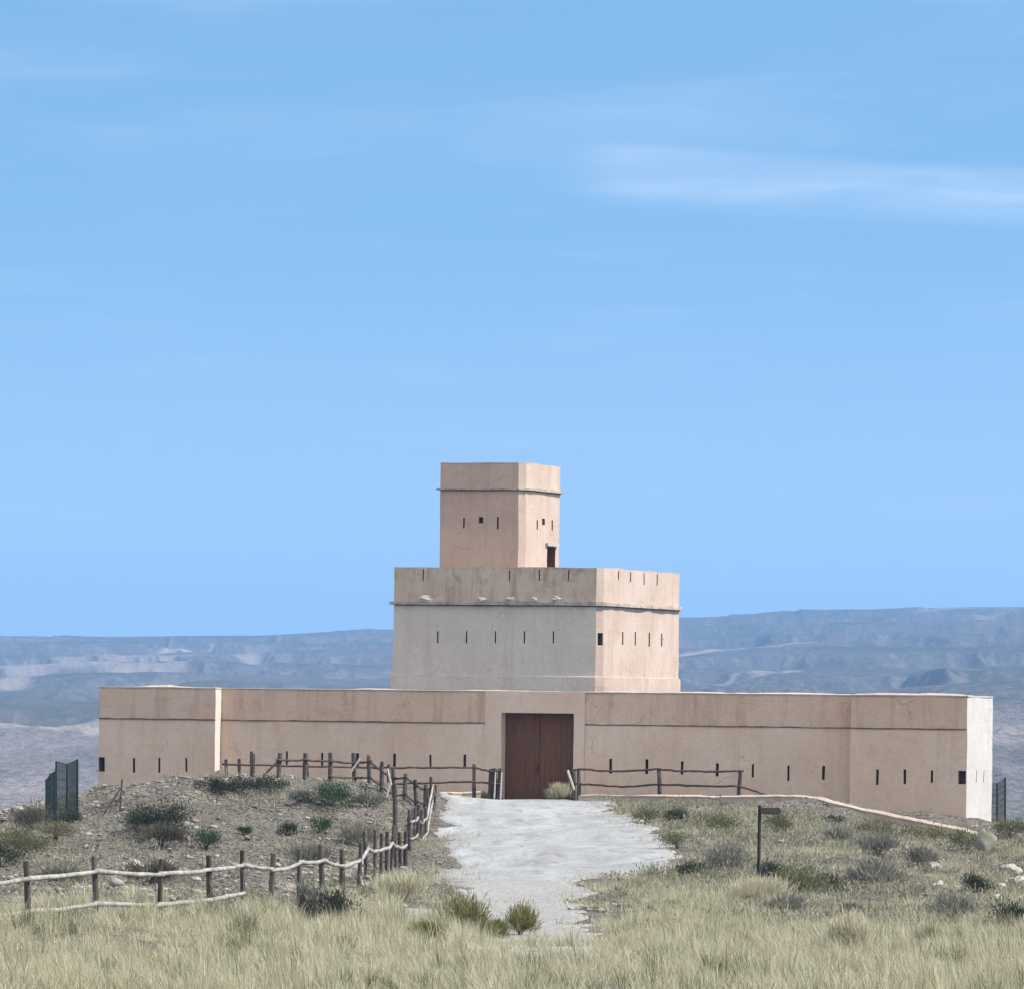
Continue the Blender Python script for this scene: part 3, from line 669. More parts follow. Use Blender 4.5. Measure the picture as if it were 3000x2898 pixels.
# ------------------------------------------------------------------ low walls before the fort
def lowwall(name, pts, label, thick=.28, cap=.065, below=1.2):
    w = [Vector(P(*p)) for p in pts]; dense = []
    for a, b in zip(w, w[1:]):
        n = max(1, int((b - a).length / .4)); dense += [a.lerp(b, i / n) for i in range(n)]
    dense.append(w[-1]); base, capm = MB(), MB()
    for i, p in enumerate(dense):
        d = dense[min(i + 1, len(dense) - 1)] - dense[max(i - 1, 0)]; d.z = 0; d.normalize(); n = Vector((d.y, -d.x, 0))
        wz = .03 * mn.noise(p * .9) + .018 * mn.noise(p * 3); p = p + Vector((0, 0, wz))
        base.v += [tuple(p + n * thick / 2 + Vector((0, 0, -below))), tuple(p + n * thick / 2), tuple(p - n * thick / 2), tuple(p - n * thick / 2 + Vector((0, 0, -below)))]
        c = cap * (1 + .5 * mn.noise(p * 1.4))
        capm.v += [tuple(p + n * (thick / 2 + .02) + Vector((0, 0, -.03))), tuple(p + n * (thick / 2 + .02) + Vector((0, 0, .01))), tuple(p + n * .02 + Vector((0, 0, c))), tuple(p - n * .08 + Vector((0, 0, c))), tuple(p - n * (thick / 2 + .02) + Vector((0, 0, -.03)))]
    for i in range(len(dense) - 1):
        for k in range(3): base.f.append((i * 4 + k, (i + 1) * 4 + k, (i + 1) * 4 + k + 1, i * 4 + k + 1)[::-1])
        for k in range(4): capm.f.append((i * 5 + k, (i + 1) * 5 + k, (i + 1) * 5 + k + 1, i * 5 + k + 1)[::-1])
    for b, n in ((base, 4), (capm, 5)):
        m = len(dense) - 1; b.f.append(tuple(range(n))); b.f.append(tuple(m * n + k for k in range(n))[::-1])
        b.f = [f[::-1] for f in b.f]
    r = empty(name, w[0]); tag(r, label, 'low wall')
    base.build('wall', M['white_wall'], r); capm.build('coping', M['lowcoping'], r); return r
lowwall('low_wall', [(1697, 2334, 245.6), (1830, 2332, 245), (2100, 2336, 243), (2330, 2334, 240), (2400, 2341, 239), (2470, 2360, 237.5), (2600, 2388, 235.5), (2720, 2413, 233), (2835, 2434, 231), (2880, 2452, 230)],
        'low pink retaining wall with pale coping, sloping down under the right bastion')
lowwall('low_wall', [(1288, 2325, 247.5), (1350, 2324, 248), (1408, 2322, 248)], 'short low kerb wall beside the posts left of the gate', .4, .05)

# ------------------------------------------------------------------ fences
def pole(mb, base, h, r, lean=(0, 0), seed=0, n=7):
    b = Vector(base); top = b + Vector((lean[0], lean[1], h))
    mb.tube([b - Vector((0, 0, .35)), b.lerp(top, .3), b.lerp(top, .7), top, top + Vector((0, 0, .015))], [r * 1.08, r, r * .97, r * .92, r * .55], n, .12, seed)
def wobble(a, b, sag=.0, amp=.03, n=7, seed=0):
    a, b = Vector(a), Vector(b); rr = random.Random(seed); out = []
    for i in range(n + 1):
        f = i / n; p = a.lerp(b, f); w = math.sin(math.pi * f)
        p.z += -sag * w + rr.uniform(-amp, amp) * min(1, w * 2); out.append(p)
    return out
def fence(name, label, posts, railspec, cat='fence'):
    """posts: (base xyz, height, radius); railspec: (height, radius, material, first, last)"""
    root = empty(name, posts[0][0]); tag(root, label, cat)
    for i, (b, h, r) in enumerate(posts):
        mb = MB(); pole(mb, b, h, r, (R.uniform(-.08, .08), R.uniform(-.06, .06)), i + len(posts)); mb.build('post', M['post'], root, False)
    for (hh, rr, mat, i0, i1) in railspec:
        for i in range(i0, i1):
            if i < 0 or i + 1 >= len(posts): continue
            A, B = Vector(posts[i][0]), Vector(posts[i + 1][0])
            off = Vector((0.03, -posts[i][2] - rr * .8, 0)); d = (B - A).normalized()
            h0 = hh + R.uniform(-.02, .02); h1 = hh + R.uniform(-.02, .02)
            mb = MB(); pts = wobble(A + off + Vector((0, 0, h0)) - d * .12, B + off + Vector((0, 0, h1)) + d * .12, R.uniform(.0, .07), .014, 8, i * 7 + int(hh * 100))
            k = len(pts); mb.tube(pts, [rr * (1.12 - .25 * j / (k - 1)) * R.uniform(.9, 1.1) for j in range(k)], 7, .06, i)
            mb.build('rail', mat, root, True)
    return root
# main path-side fence
mp = [-110, 92, 290, 475, 622, 718, 800, 883, 952, 1010, 1057, 1081, 1104, 1122, 1138, 1152, 1166, 1180, 1193, 1205, 1216, 1226, 1236, 1245, 1253, 1261, 1268, 1274]
posts = []; d = 121.4; prev = None
for i, px in enumerate(mp):
    X = (px - HX) / F * d
    if prev is not None:
        for _ in range(6):
            X = (px - HX) / F * d; d = prev[1] + math.sqrt(max(.5, 3.95 ** 2 - (X - prev[0]) ** 2))
        X = (px - HX) / F * d
    prev = (X, d); hgt = R.uniform(1.17, 1.3) + (.12 if 10 <= i < 18 else 0)
    posts.append(((X, d, ground(X, d)), hgt, R.uniform(.05, .074)))
fence('path_fence', 'long rustic fence of dark posts and pale peeled rails left of the gravel path', posts,
      [(.86, .05, M['rail_pale'], 0, 18), (.86, .04, M['rail_pale'], 19, 27), (.2, .05, M['rail_pale'], 0, 5), (.30, .036, M['rail_pale'], 19, 27)])
# fence on the mound
bpx = [(740, 2284, 240), (815, 2283, 240.5), (893, 2286, 241), (968, 2287, 241.5), (1040, 2292, 242), (1082, 2304, 240.5), (1117, 2332, 238.5), (1155, 2345, 237), (1186, 2358, 236), (1220, 2370, 234.5), (1246, 2380, 233), (1262, 2386, 232)]
posts = []
for i, (px, py, dd) in enumerate(bpx):
    X = ray(px, py)[0] * dd; g = ground(X, dd); topz = ray(px, [2207, 2207, 2208, 2206, 2207, 2214, 2232, 2249, 2268, 2286, 2300, 2308][i])[1] * dd
    posts.append(((X, dd, g), max(.8, topz - g), .095 if i < 5 else .085))
mf = fence('mound_fence', 'tall dark post fence along the scrubby mound, dropping toward the path', posts, [(.82, .045, M['rail_dark'], 1, 11), (.2, .04, M['rail_dark'], 3, 11)])
a = Vector(posts[1][0]) + Vector((0, -.12, .78)); mb = MB(); mb.tube(wobble(a, a + Vector((-.68, -.1, -.68)), 0, .01, 4), .045, 7, .1); mb.build('brace', M['rail_dark'], mf)
for px0, y0, px1, y1, dd in ((1028, 2262, 1055, 2222, 239.5), (1135, 2252, 1146, 2300, 236), (1133, 2335, 1142, 2295, 235.6)):
    mb = MB(); mb.tube(wobble(P(px0, y0, dd), P(px1, y1, dd), 0, .02, 4), .045, 6, .1); mb.build('loose_stick', M['stick'], mf)
tpb = hit(1158, 2466, 150, 240); mb = MB(); pole(mb, tpb, (2466 - 2300) / F * tpb[1], .085, (-.04, 0), 77); mb.build('post', M['post'], mf)['label'] = 'tallest dark post'
# fence along the wall, left of the gate
apx = [(665, 248.6, 2226), (702, 248.5, 2224), (900, 248, 2238), (1140, 247.4, 2240), (1390, 247.2, 2240), (1437, 247, 2254), (1450, 246.9, 2252), (1464, 246.8, 2252)]
posts = []
for px, dd, ty in apx:
    X = ray(px, 2300)[0] * dd; g = ground(X, dd); posts.append(((X, dd, g), max(.75, ray(px, ty)[1] * dd - g), .08 if px < 1400 else .12))
wf = fence('wall_fence', 'dark two rail fence standing along the wall left of the gate', posts, [])
def rail_px(root, pts, d0, d1, r, mat):
    n = len(pts); w = [P(x, y, d0 + (d1 - d0) * i / (n - 1)) for i, (x, y) in enumerate(pts)]; dense = []
    for a, b in zip(w, w[1:]):
        q = wobble(a, b, 0, .018, 6, int(a[0] * 10)); dense += q[:-1]
    dense.append(Vector(w[-1])); mb = MB(); mb.tube(dense, [r * R.uniform(.88, 1.1) for _ in dense], 7, .06); mb.build('rail', mat, root, True)
rail_px(wf, [(650, 2239), (740, 2242), (900, 2246), (1030, 2249)], 248.4, 247.7, .04, M['rail_dark'])
rail_px(wf, [(1030, 2249), (1140, 2250), (1260, 2249), (1388, 2250)], 247.7, 247, .042, M['rail_dark'])
rail_px(wf, [(1386, 2248), (1415, 2256), (1440, 2261), (1470, 2259)], 247, 246.5, .045, M['rail_dark'])
rail_px(wf, [(648, 2286), (705, 2280), (790, 2283), (900, 2288), (1040, 2296), (1140, 2297)], 248.4, 247.6, .04, M['rail_dark'])
rail_px(wf, [(1140, 2297), (1260, 2294), (1385, 2291), (1468, 2297)], 247.3, 246.6, .042, M['rail_dark'])
for x0, y0, x1, y1 in ((1448, 2340, 1452, 2262), (1466, 2342, 1470, 2262)):
    mb = MB(); mb.tube(wobble(P(x0, y0, 246.5), P(x1, y1, 246.5), 0, .01, 4), .03, 6, .1); mb.build('loose_stick', M['stick'], wf)
# fence right of the gate
cpx = [(1684, 246.2, 2254, 2335), (1697, 245.6, 2252, 2325), (1934, 244.6, 2252, 2328), (2164, 243.4, 2256, 2332)]
posts = []
for px, dd, ty, by in cpx:
    a = P(px, by, dd); g = min(a[2], ground(a[0], dd)) ; posts.append(((a[0], dd, a[2] - .05), ray(px, ty)[1] * dd - a[2] + .05, .085))
cf = fence('gate_side_fence', 'dark two rail fence with three posts in front of the wall right of the gate', posts, [])
rail_px(cf, [(1682, 2258), (1700, 2254), (1790, 2260), (1890, 2257), (1935, 2253)], 245.7, 244.4, .045, M['rail_dark'])
rail_px(cf, [(1930, 2254), (2000, 2260), (2100, 2261), (2178, 2259)], 244.4, 243.2, .045, M['rail_dark'])
rail_px(cf, [(1682, 2298), (1740, 2300), (1820, 2306), (1930, 2299)], 245.7, 244.4, .045, M['rail_dark'])
rail_px(cf, [(1930, 2299), (2050, 2303), (2160, 2304)], 244.4, 243.2, .045, M['rail_dark'])
rail_px(cf, [(2166, 2304), (2210, 2318), (2252, 2333)], 243.2, 242.4, .042, M['rail_dark'])
mb = MB(); mb.tube(wobble(P(1682, 2315, 245.4), P(1663, 2257, 245.4), 0, .01, 4), .05, 7, .1); mb.build('loose_stick', M['stick'], cf)
# lone strutted post on the left flank
b = hit(352, 2378, 200, 250); root = empty('strutted_post', b); tag(root, 'thin dark lone post with a slanting strut before the left bastion', 'post')
tp = P(358, 2283, b[1]); mb = MB(); mb.tube([(b[0], b[1], b[2] - .3), b, tp], .035, 7); mb.build('post', M['post'], root)
b2 = hit(303, 2388, 200, 250); mb = MB(); mb.tube([(b2[0], b[1] - .05, b2[2] - .1), P(353, 2310, b[1] - .05)], .03, 7); mb.build('strut', M['post'], root)

# dark teal mesh screens at both ends of the fort
def screen(label, pts, gap, wd=.035):
    w0 = [Vector(P(px, yb, d)) for px, yt, yb, d in pts]; w1 = [Vector(P(px, yt, d)) for px, yt, yb, d in pts]
    root = empty('mesh_fence', w0[0]); tag(root, label, 'mesh fence')
    for a, b in zip(w0, w1):
        mb = MB(); mb.tube([a - Vector((0, 0, .4)), b, b + Vector((0, 0, .02))], [.04, .04, .03], 7); mb.build('post', M['mesh'], root)
    for i in range(len(pts) - 1):
        mb = MB(); L = (w0[i + 1] - w0[i]).length; n = max(2, int(L / gap)); dv = (w0[i + 1] - w0[i]); dv.z = 0; dv.normalize()
        for k in range(n + 1):
            f = k / n; a, b = w0[i].lerp(w0[i + 1], f) - Vector((0, 0, .3)), w1[i].lerp(w1[i + 1], f)
            mb.box(a, dv * wd, Vector((-dv.y, dv.x, 0)) * .012, b - a)
        for k in range(9):
            f = k / 8; a = w0[i].lerp(w1[i], f); b = w0[i + 1].lerp(w1[i + 1], f); q = Vector((-dv.y, dv.x, 0))
            mb.box(a - q * .016, b - a, q * .012, (0, 0, .02))
        mb.build('wire_panel', M['mesh'], root)
screen('dark teal wire mesh fence standing left of the fort', [(136, 2284, 2446, 222), (147, 2268, 2444, 223), (160, 2262, 2440, 224), (165, 2232, 2438, 224.4), (196, 2240, 2425, 226), (227, 2226, 2412, 228)], .11, .035)
screen('dark blue wire fence showing behind the white right flank', [(2945, 2280, 2440, 252), (2921, 2296, 2440, 258), (2893, 2294, 2440, 264)], .4)

# sign post
b = hit(2222, 2602, 120, 230); root = empty('sign_post', b); tag(root, 'dark wooden finger post with one blank arm pointing right, in dry grass', 'sign post')
ppm = F / b[1]; hh = (2602 - 2365) / ppm
mb = MB(); pole(mb, b, hh, .048, (.012, 0), 4, 8); mb.build('post', M['signpost'], root)
mb = MB(); w_, h_, z_ = 60 / ppm, 21 / ppm, b[2] + hh - 26 / ppm
prof = [(0, .02), (w_ * .93, -.01), (w_, h_ * .45), (w_ * .93, h_), (0, h_ - .01)]
for y in (b[1] - .09, b[1] - .05): mb.v += [(b[0] + .03 + q[0], y, z_ + q[1]) for q in prof]
mb.f.append((0, 1, 2, 3, 4)); mb.f.append((9, 8, 7, 6, 5)); mb.f += [(i, 5 + i, 5 + (i + 1) % 5, (i + 1) % 5) for i in range(5)]
mb.build('sign_arm', M['sign'], root)

# ------------------------------------------------------------------ foliage
def unit(v): return v / np.maximum(1e-6, np.linalg.norm(v, axis=-1, keepdims=True))
def leaves(pos, axis, length, width):
    N = len(pos); side = unit(np.cross(axis, NR.normal(size=(N, 3)))) * width[:, None] / 2; ax = axis * length[:, None]
    return np.stack([pos - side * .3, pos + ax * .45 - side, pos + ax, pos + ax * .45 + side], 1)
def shrub_mesh(w, h, n, leaf, lift=.5, thin=.3):
    k = NR.integers(7, 12); ang = NR.uniform(0, 2 * np.pi, k); rad = np.sqrt(NR.uniform(0, 1, k)) * .36 * w
    cz = h * NR.uniform(.35, .82, k) * (1 - .75 * (rad / (.5 * w)) ** 2); cen = np.stack([np.cos(ang) * rad, np.sin(ang) * rad, cz], -1)
    ci = NR.integers(0, k, n); sp = NR.uniform(.10, .17, k)[ci]
    pos = cen[ci] + NR.normal(size=(n, 3)) * np.stack([sp * w, sp * w, sp * h * 1.1], -1)
    pos[:, 2] = np.abs(pos[:, 2]) * .97 + .01
    m = pos[:, 2] < h * 1.15; pos = pos[m]; n = len(pos)
    ax = unit(unit(pos - np.array([0, 0, -.15 * h])) * 1.0 + NR.normal(size=(n, 3)) * .55 + np.array([0, 0, lift]))
    ln = leaf * NR.uniform(.6, 1.5, n)
    return npmesh('foliage', leaves(pos, ax, ln, ln * thin), 4, [(0, 1, 2, 3)]), cen
LM = {
 'dark': leafmat('dark grey green leaves', [(.024, .03, .02), (.045, .052, .034), (.078, .084, .055)]),
 'green': leafmat('bright green leaves', [(.028, .052, .026), (.05, .085, .042), (.085, .12, .062)]),
 'olive': leafmat('olive leaves', [(.09, .095, .048), (.165, .16, .085), (.26, .245, .14)]),
 'grey': leafmat('grey sage leaves', [(.11, .108, .085), (.20, .19, .16), (.30, .285, .24)]),
 'dry': leafmat('dry straw twigs', [(.36, .335, .225), (.50, .465, .33), (.66, .615, .46)]),
 'brown': leafmat('dull brown grey twigs', [(.06, .054, .038), (.105, .095, .067), (.16, .145, .105)]),
 'yellow': leafmat('yellow green leaves', [(.10, .105, .035), (.19, .185, .065), (.32, .29, .13)]),
}
stemm = plain('shrub stems', (.06, .045, .035), (.12, .095, .075), 12)
def shrub(name, label, px, py, wpx, hpx, kind, cat='shrub', group=None, dr=(92, 250), n=None, leaf=None, thin=.3, lift=.5):
    b = hit(px, py, *dr); ppm = F / b[1]; w, h = wpx / ppm, hpx / ppm
    root = empty(name, (b[0], b[1], b[2] - .03)); tag(root, label, cat, group)
    n = n or int(min(5200, 900 + 1300 * w * h)); leaf = leaf or max(.05, min(.13, .055 * (w * h) ** .25 + .02))
    me, cen = shrub_mesh(w, h, n, leaf, lift, thin); o = bpy.data.objects.new('foliage', me); me.materials.append(LM[kind]); COL.objects.link(o); o.parent = root
    mb = MB()
    for i, c in enumerate(cen):
        mb.tube([(0, 0, -.1), (c[0] * .35, c[1] * .35, c[2] * .5), tuple(c)], [.018, .012, .005], 5)
    s = bpy.data.objects.new('stems', mb_mesh(mb)); s.data.materials.append(stemm); COL.objects.link(s); s.parent = root
    return root
def mb_mesh(mb):
    me = bpy.data.meshes.new('stems'); me.from_pydata(mb.v, [], mb.f); me.update(); return me
GL, GR_ = 'shrubs on the left mound', 'shrubs on the right slope'
SH = [
 ('dark low shrub at the left end of the mound crest', 615, 2322, 90, 44, 'dark', GL),
 ('widest dark shrub sprawling on the mound crest below the fence', 700, 2330, 150, 58, 'dark', GL),
 ('grey green shrub on the crest just right of the widest dark one', 795, 2328, 120, 52, 'dark', GL),
 ('bright green dense shrub below the tall posts on the mound', 968, 2372, 122, 82, 'green', GL),
 ('big dark shrub halfway down the left mound', 480, 2440, 190, 105, 'dark', GL),
 ('dull brownish shrub under the big dark one on the mound', 470, 2485, 170, 60, 'brown', GL),
 ('pale grey shrub left of the big dark one on the mound', 405, 2432, 90, 60, 'grey', GL),
 ('rounded green shrub in the middle of the stony slope', 605, 2488, 85, 62, 'green', GL),
 ('small dark shrub below the bright green one', 846, 2452, 62, 44, 'dark', GL),
 ('small green shrub right of the small dark one on the stony slope', 938, 2440, 66, 48, 'green', GL),
 ('tiny dark green bush on the pinkish stones', 714, 2448, 42, 30, 'green', GL),
 ('broad olive scrub bush at the far left edge of the mound', 60, 2510, 200, 95, 'olive', GL),
 ('dark bush behind the olive one at the left edge', 5, 2535, 120, 70, 'dark', GL),
 ('dark bush at the foot of the teal mesh fence', 212, 2412, 90, 40, 'dark', GL),
 ('brown dry bush left of the teal mesh fence', 95, 2435, 120, 68, 'brown', GL),
 ('low olive bush in front of the teal mesh fence', 165, 2455, 120, 50, 'olive', GL),
 ('grey tuft beneath the tall posts where the fence turns down', 1075, 2365, 90, 40, 'grey', GL),
 ('dry grey bush near the top of the mound by the small post', 880, 2352, 60, 36, 'grey', GL),
 ('brownish bush on the lower slope behind the pale rails', 430, 2590, 150, 70, 'brown', GL),
 ('grey brown bush behind the pale rail near the left edge', 190, 2600, 160, 60, 'grey', GL),
 ('grey bush on the slope where the pale rails start to climb', 905, 2540, 150, 70, 'grey', GL),
 ('dry grey bush on the slope close to the dense row of posts', 1060, 2480, 130, 70, 'grey', GL),
 ('dark green tall bush in the grass below the pale rail', 985, 2712, 120, 130, 'dark', 'bushes in the foreground grass'),
 ('grey leafless bush beside the tall dark green one', 905, 2700, 90, 120, 'grey', 'bushes in the foreground grass'),
 ('largest yellow green bush at the near end of the path', 1362, 2758, 165, 128, 'yellow', 'bushes in the foreground grass'),
 ('smaller yellow green bush on the gravel of the path', 1522, 2744, 105, 90, 'yellow', 'bushes in the foreground grass'),
 ('lowest yellow green weed between the two yellow green bushes', 1446, 2752, 84, 44, 'yellow', 'bushes in the foreground grass'),
 ('yellow green weed left of the largest yellow green bush', 1262, 2764, 90, 58, 'yellow', 'bushes in the foreground grass'),
 ('pale dry bush against the gate and the fence beside it', 1642, 2344, 62, 34, 'dry', 'dry bushes by the gate'),
 ('little green weed at the kerb beside the left gate posts', 1422, 2342, 36, 26, 'olive', 'dry bushes by the gate'),
 ('olive bush nearest the path at the top of the right slope', 1895, 2408, 95, 44, 'olive', GR_),
 ('olive bush second from the path at the top of the right slope', 1988, 2412, 90, 50, 'dark', GR_),
 ('green bush on the path edge below the two olive ones', 1985, 2482, 110, 58, 'olive', GR_),
 ('pale olive bush directly behind the finger post', 2105, 2440, 150, 60, 'olive', GR_),
 ('round olive bush just right of the finger post arm', 2270, 2440, 95, 62, 'olive', GR_),
 ('large sage bush left of the finger post', 2115, 2560, 170, 100, 'grey', GR_),
 ('dark green bush at the foot of the large sage bush', 2035, 2575, 110, 50, 'dark', GR_),
 ('dark grey bush at the foot of the finger post', 2275, 2585, 110, 66, 'dark', GR_),
 ('olive bush in front of the sage bushes right of the finger post', 2335, 2620, 190, 90, 'olive', GR_),
 ('dark green low bush right of the olive one', 2425, 2618, 110, 62, 'dark', GR_),
 ('wide dark grey bush in the pale grass', 2300, 2682, 130, 56, 'grey', GR_),
 ('small grey bush right of the wide dark grey one', 2490, 2690, 70, 34, 'grey', GR_),
 ('dark small bush near the coping bend', 2442, 2420, 56, 34, 'dark', GR_),
 ('dark olive bush below the coping under the right bastion', 2570, 2448, 150, 50, 'olive', GR_),
 ('grey rounded bush in the middle of the right slope', 2475, 2475, 100, 48, 'grey', GR_),
 ('widest sage bush in the middle of the right slope', 2575, 2505, 150, 64, 'grey', GR_),
 ('long olive bush against the low wall', 2720, 2470, 190, 66, 'olive', GR_),
 ('olive bush tucked against the large boulder', 2825, 2490, 100, 72, 'olive', GR_),
 ('olive bush behind the boulder at the right edge', 2965, 2455, 110, 70, 'olive', GR_),
 ('grey bush under the long olive one', 2690, 2540, 130, 56, 'grey', GR_),
 ('tall sage bush between the olive bush and the stones', 2560, 2600, 170, 80, 'grey', GR_),
 ('dark bush among the pale stones', 2855, 2620, 120, 66, 'dark', GR_),
 ('dark bush at the right edge above the dry grass', 2965, 2720, 110, 90, 'dark', GR_),
 ('grey bush left of the dark one above the dry grass', 2800, 2700, 160, 70, 'grey', GR_),
 ('dry straw tuft on the gravel left of the path', 1180, 2640, 170, 80, 'dry', 'straw tufts'),
 ('dry straw tuft at the foot of the finger post', 2190, 2640, 230, 60, 'dry', 'straw tufts'),
 ('tall straw tuft in the right foreground grass', 2490, 2790, 150, 90, 'dry', 'straw tufts'),
]
for (lab, px, py, w, h, kd, grp) in SH:
    twig = kd in ('grey', 'dry', 'brown')
    shrub('straw_tuft' if grp == 'straw tufts' else 'shrub', lab, px, py, w, h, kd, 'grass tuft' if grp == 'straw tufts' else 'shrub', grp,
          thin=.05 if kd == 'dry' else (.12 if twig else (.085 if kd == 'yellow' else .30)), leaf=(.26 if kd == 'dry' else (.15 if twig else (.15 if kd == 'yellow' else None))), lift=1.6 if kd == 'dry' else 1.0 if kd == 'yellow' else (.9 if twig else .5), n=(2600 if kd == 'dry' else (2600 if kd == 'yellow' else None)))

# ------------------------------------------------------------------ boulders and rocks
rockm = plain('pale gypsum rock', (.24, .22, .19), (.42, .40, .36), 3, .9, None, .6)
bouldm = plain('grey lichened boulder', (.13, .125, .09), (.24, .225, .175), 3, .9, None, .6)
RK = [(2888, 2508, 80, 88, 'large rounded grey boulder at the foot of the white flank', 'boulder', bouldm),
      (2732, 2552, 62, 34, 'pale flat rock on the right slope above the bushes', 'rock', rockm), (2752, 2616, 66, 36, 'slanting pale rock left of the dark bush among stones', 'rock', rockm),
      (2808, 2616, 40, 24, 'small white rock beside the slanting pale one', 'rock', rockm), (2958, 2566, 78, 42, 'broad white rock near the right edge', 'rock', rockm),
      (2985, 2600, 70, 36, 'second white rock below the broad one at the right edge', 'rock', rockm), (2918, 2640, 44, 26, 'low pale rock under the dark bush', 'rock', rockm),
      (2665, 2518, 30, 18, 'tiny pale rock above the flat one', 'rock', rockm), (2822, 2580, 26, 16, 'tiny white rock between the flat rock and the broad one', 'rock', rockm),
      (2935, 2605, 34, 20, 'small pale rock left of the second white rock', 'rock', rockm),
      (545, 2444 + 22, 34, 22, 'small pinkish rock below the big dark shrub', 'rock', rockm), (395, 2540, 40, 22, 'white rock behind the pale rail', 'rock', rockm)]
for i, (px, py, w, h, lab, cat, m) in enumerate(RK):
    b = hit(px, py, 92, 250); ppm = F / b[1]; w *= .8; h *= .8
    me = lump((0, 0, 0), 1, i + 3, (w / ppm / 2, w / ppm / 2.2, h / ppm * .6), 3, .38)
    o = link('boulder' if cat == 'boulder' else 'rock', me, m, None, cat == 'boulder'); o.location = (b[0], b[1], b[2] + h / ppm * .32); tag(o, lab, cat, None if cat == 'boulder' else 'pale rocks on the slopes')

# ------------------------------------------------------------------ ground cover
def scatter(n, x0, x1, y0, y1, dens):
    x = NR.uniform(x0, x1, n); y = NR.uniform(y0, y1, n); k = NR.uniform(0, 1, n) < dens(x, y); return x[k], y[k]
def blades(cx, cy, per, spread, hmin, hmax, wid, bend=.35, hk=None):
    N = len(cx) * per; x = np.repeat(cx, per) + NR.normal(size=N) * spread; y = np.repeat(cy, per) + NR.normal(size=N) * spread
    z = H(x, y) - .02; hs = np.repeat(NR.uniform(.6, 1.25, len(cx)), per)
    if hk is not None: hs = hs * np.repeat(hk, per)
    h = NR.uniform(hmin, hmax, N) * hs; th = NR.uniform(0, 2 * np.pi, N); bd = NR.uniform(.1, 1, N) * bend * h
    dx, dy = np.cos(th) * bd, np.sin(th) * bd; ta = NR.uniform(0, 2 * np.pi, N); wx, wy = np.cos(ta) * wid / 2, np.sin(ta) * wid / 2
    B = np.stack([x, y, z], -1); Mi = B + np.stack([dx * .3, dy * .3, h * .58], -1); Tp = B + np.stack([dx, dy, h], -1)
    wv = np.stack([wx, wy, wx * 0], -1)
    return np.stack([B - wv, B + wv, Mi + wv * .8, Mi - wv * .8, Tp], 1)
def inframe(x, y, m=1.5): return np.abs(x) < y * .0835 + m + 3.0
def grassedge(px): return np.interp(px, [-500, 0, 700, 950, 1150, 1300, 1420, 1680, 1800, 2000, 2500, 3000, 3500], [124, 124, 132, 139, 146, 136, 122, 120, 134, 148, 142, 138, 138])
def grassdens(x, y):
    px = HX + F * x / y; patch = .62 + 1.9 * fbm(x / 1.6, y / 5.0, 3, 81)
    k = 1 - sstep(-9, 12, y - grassedge(px) + 26 * fbm(x / 1.5, y / 4, 3, 83))
    return inframe(x, y) * np.clip(patch, .12, 1) * k * (1 - .9 * pathmask(x, y, .5) * sstep(126, 136, y))
def hgt(x, y): return np.clip(.85 + 1.9 * fbm(x / 1.1, y / 4.0, 3, 85), .35, 1.7)
def tussocks(cx, cy, per, rmin, rmax, hmin, hmax, wid, hk):
    n = len(cx); N = n * per; R0 = np.repeat(NR.uniform(rmin, rmax, n), per); hc_ = np.repeat(NR.uniform(hmin, hmax, n) * hk, per)
    th = NR.uniform(0, 2 * np.pi, N); q = np.sqrt(NR.uniform(0, 1, N)); wind = .10
    bx = np.repeat(cx, per) + np.cos(th) * q * R0 * .55; by = np.repeat(cy, per) + np.sin(th) * q * R0 * .55
    h = hc_ * NR.uniform(.45, 1.12, N) * (1 - .35 * q); z = np.repeat(H(cx, cy), per) - .03
    lean = R0 * q * NR.uniform(.5, 1.6, N); t2 = th + NR.normal(size=N) * .6
    dx, dy = np.cos(t2) * lean - wind * h, np.sin(t2) * lean
    ta = NR.uniform(0, np.pi, N); wv = np.stack([np.cos(ta) * wid / 2, np.sin(ta) * wid / 2, ta * 0], -1)
    B = np.stack([bx, by, z], -1); Mi = B + np.stack([dx * .35, dy * .35, h * .6], -1); Tp = B + np.stack([dx, dy, h], -1)
    return np.stack([B - wv, B + wv, Mi + wv * .8, Mi - wv * .8, Tp], 1)
cx, cy = scatter(38000, -19, 19, 84, 160, grassdens)
G1 = blades(cx, cy, 9, .15, .08, .22, .011, 1.0, hgt(cx, cy))
cx, cy = scatter(15833, -19, 19, 84, 164, grassdens)
G2 = tussocks(cx, cy, 55, .14, .42, .24, .72, .011, hgt(cx, cy))
tall = lambda x, y: grassdens(x, y) * np.clip(.1 + 3.4 * fbm(x / 1.4, y / 4.5, 3, 87), 0, 1)
cx, cy = scatter(12033, -19, 19, 84, 150, tall)
G3 = tussocks(cx, cy, 26, .12, .38, .50, .88, .009, np.ones(len(cx)))
grassm = leafmat('dry meadow grass', [(.19, .18, .10), (.38, .355, .225), (.54, .505, .35), (.67, .625, .46), (.78, .73, .58)], .42, .7)
me = npmesh('grass', np.concatenate([G1, G2, G3]), 5, [(0, 1, 2, 3), (3, 2, 4)])
o = link('grass', me, grassm); tag(o, 'tall dry pale meadow grass filling the foreground', 'grass', None, 'stuff')
gw = lambda x, y: grassdens(x, y) * np.clip(-.35 + 4.5 * fbm(x / 1.3, y / 5, 3, 141), 0, 1)
cx, cy = scatter(11400, -19, 19, 84, 150, gw)
o = link('green_weeds', npmesh('green_weeds', tussocks(cx, cy, 40, .12, .30, .34, .76, .012, np.ones(len(cx))), 5, [(0, 1, 2, 3), (3, 2, 4)]), leafmat('grey green meadow weeds', [(.07, .08, .04), (.13, .14, .07), (.22, .22, .12), (.34, .32, .19)], .35, .7)); tag(o, 'darker grey green weeds mixed through the meadow grass', 'weeds', None, 'stuff')
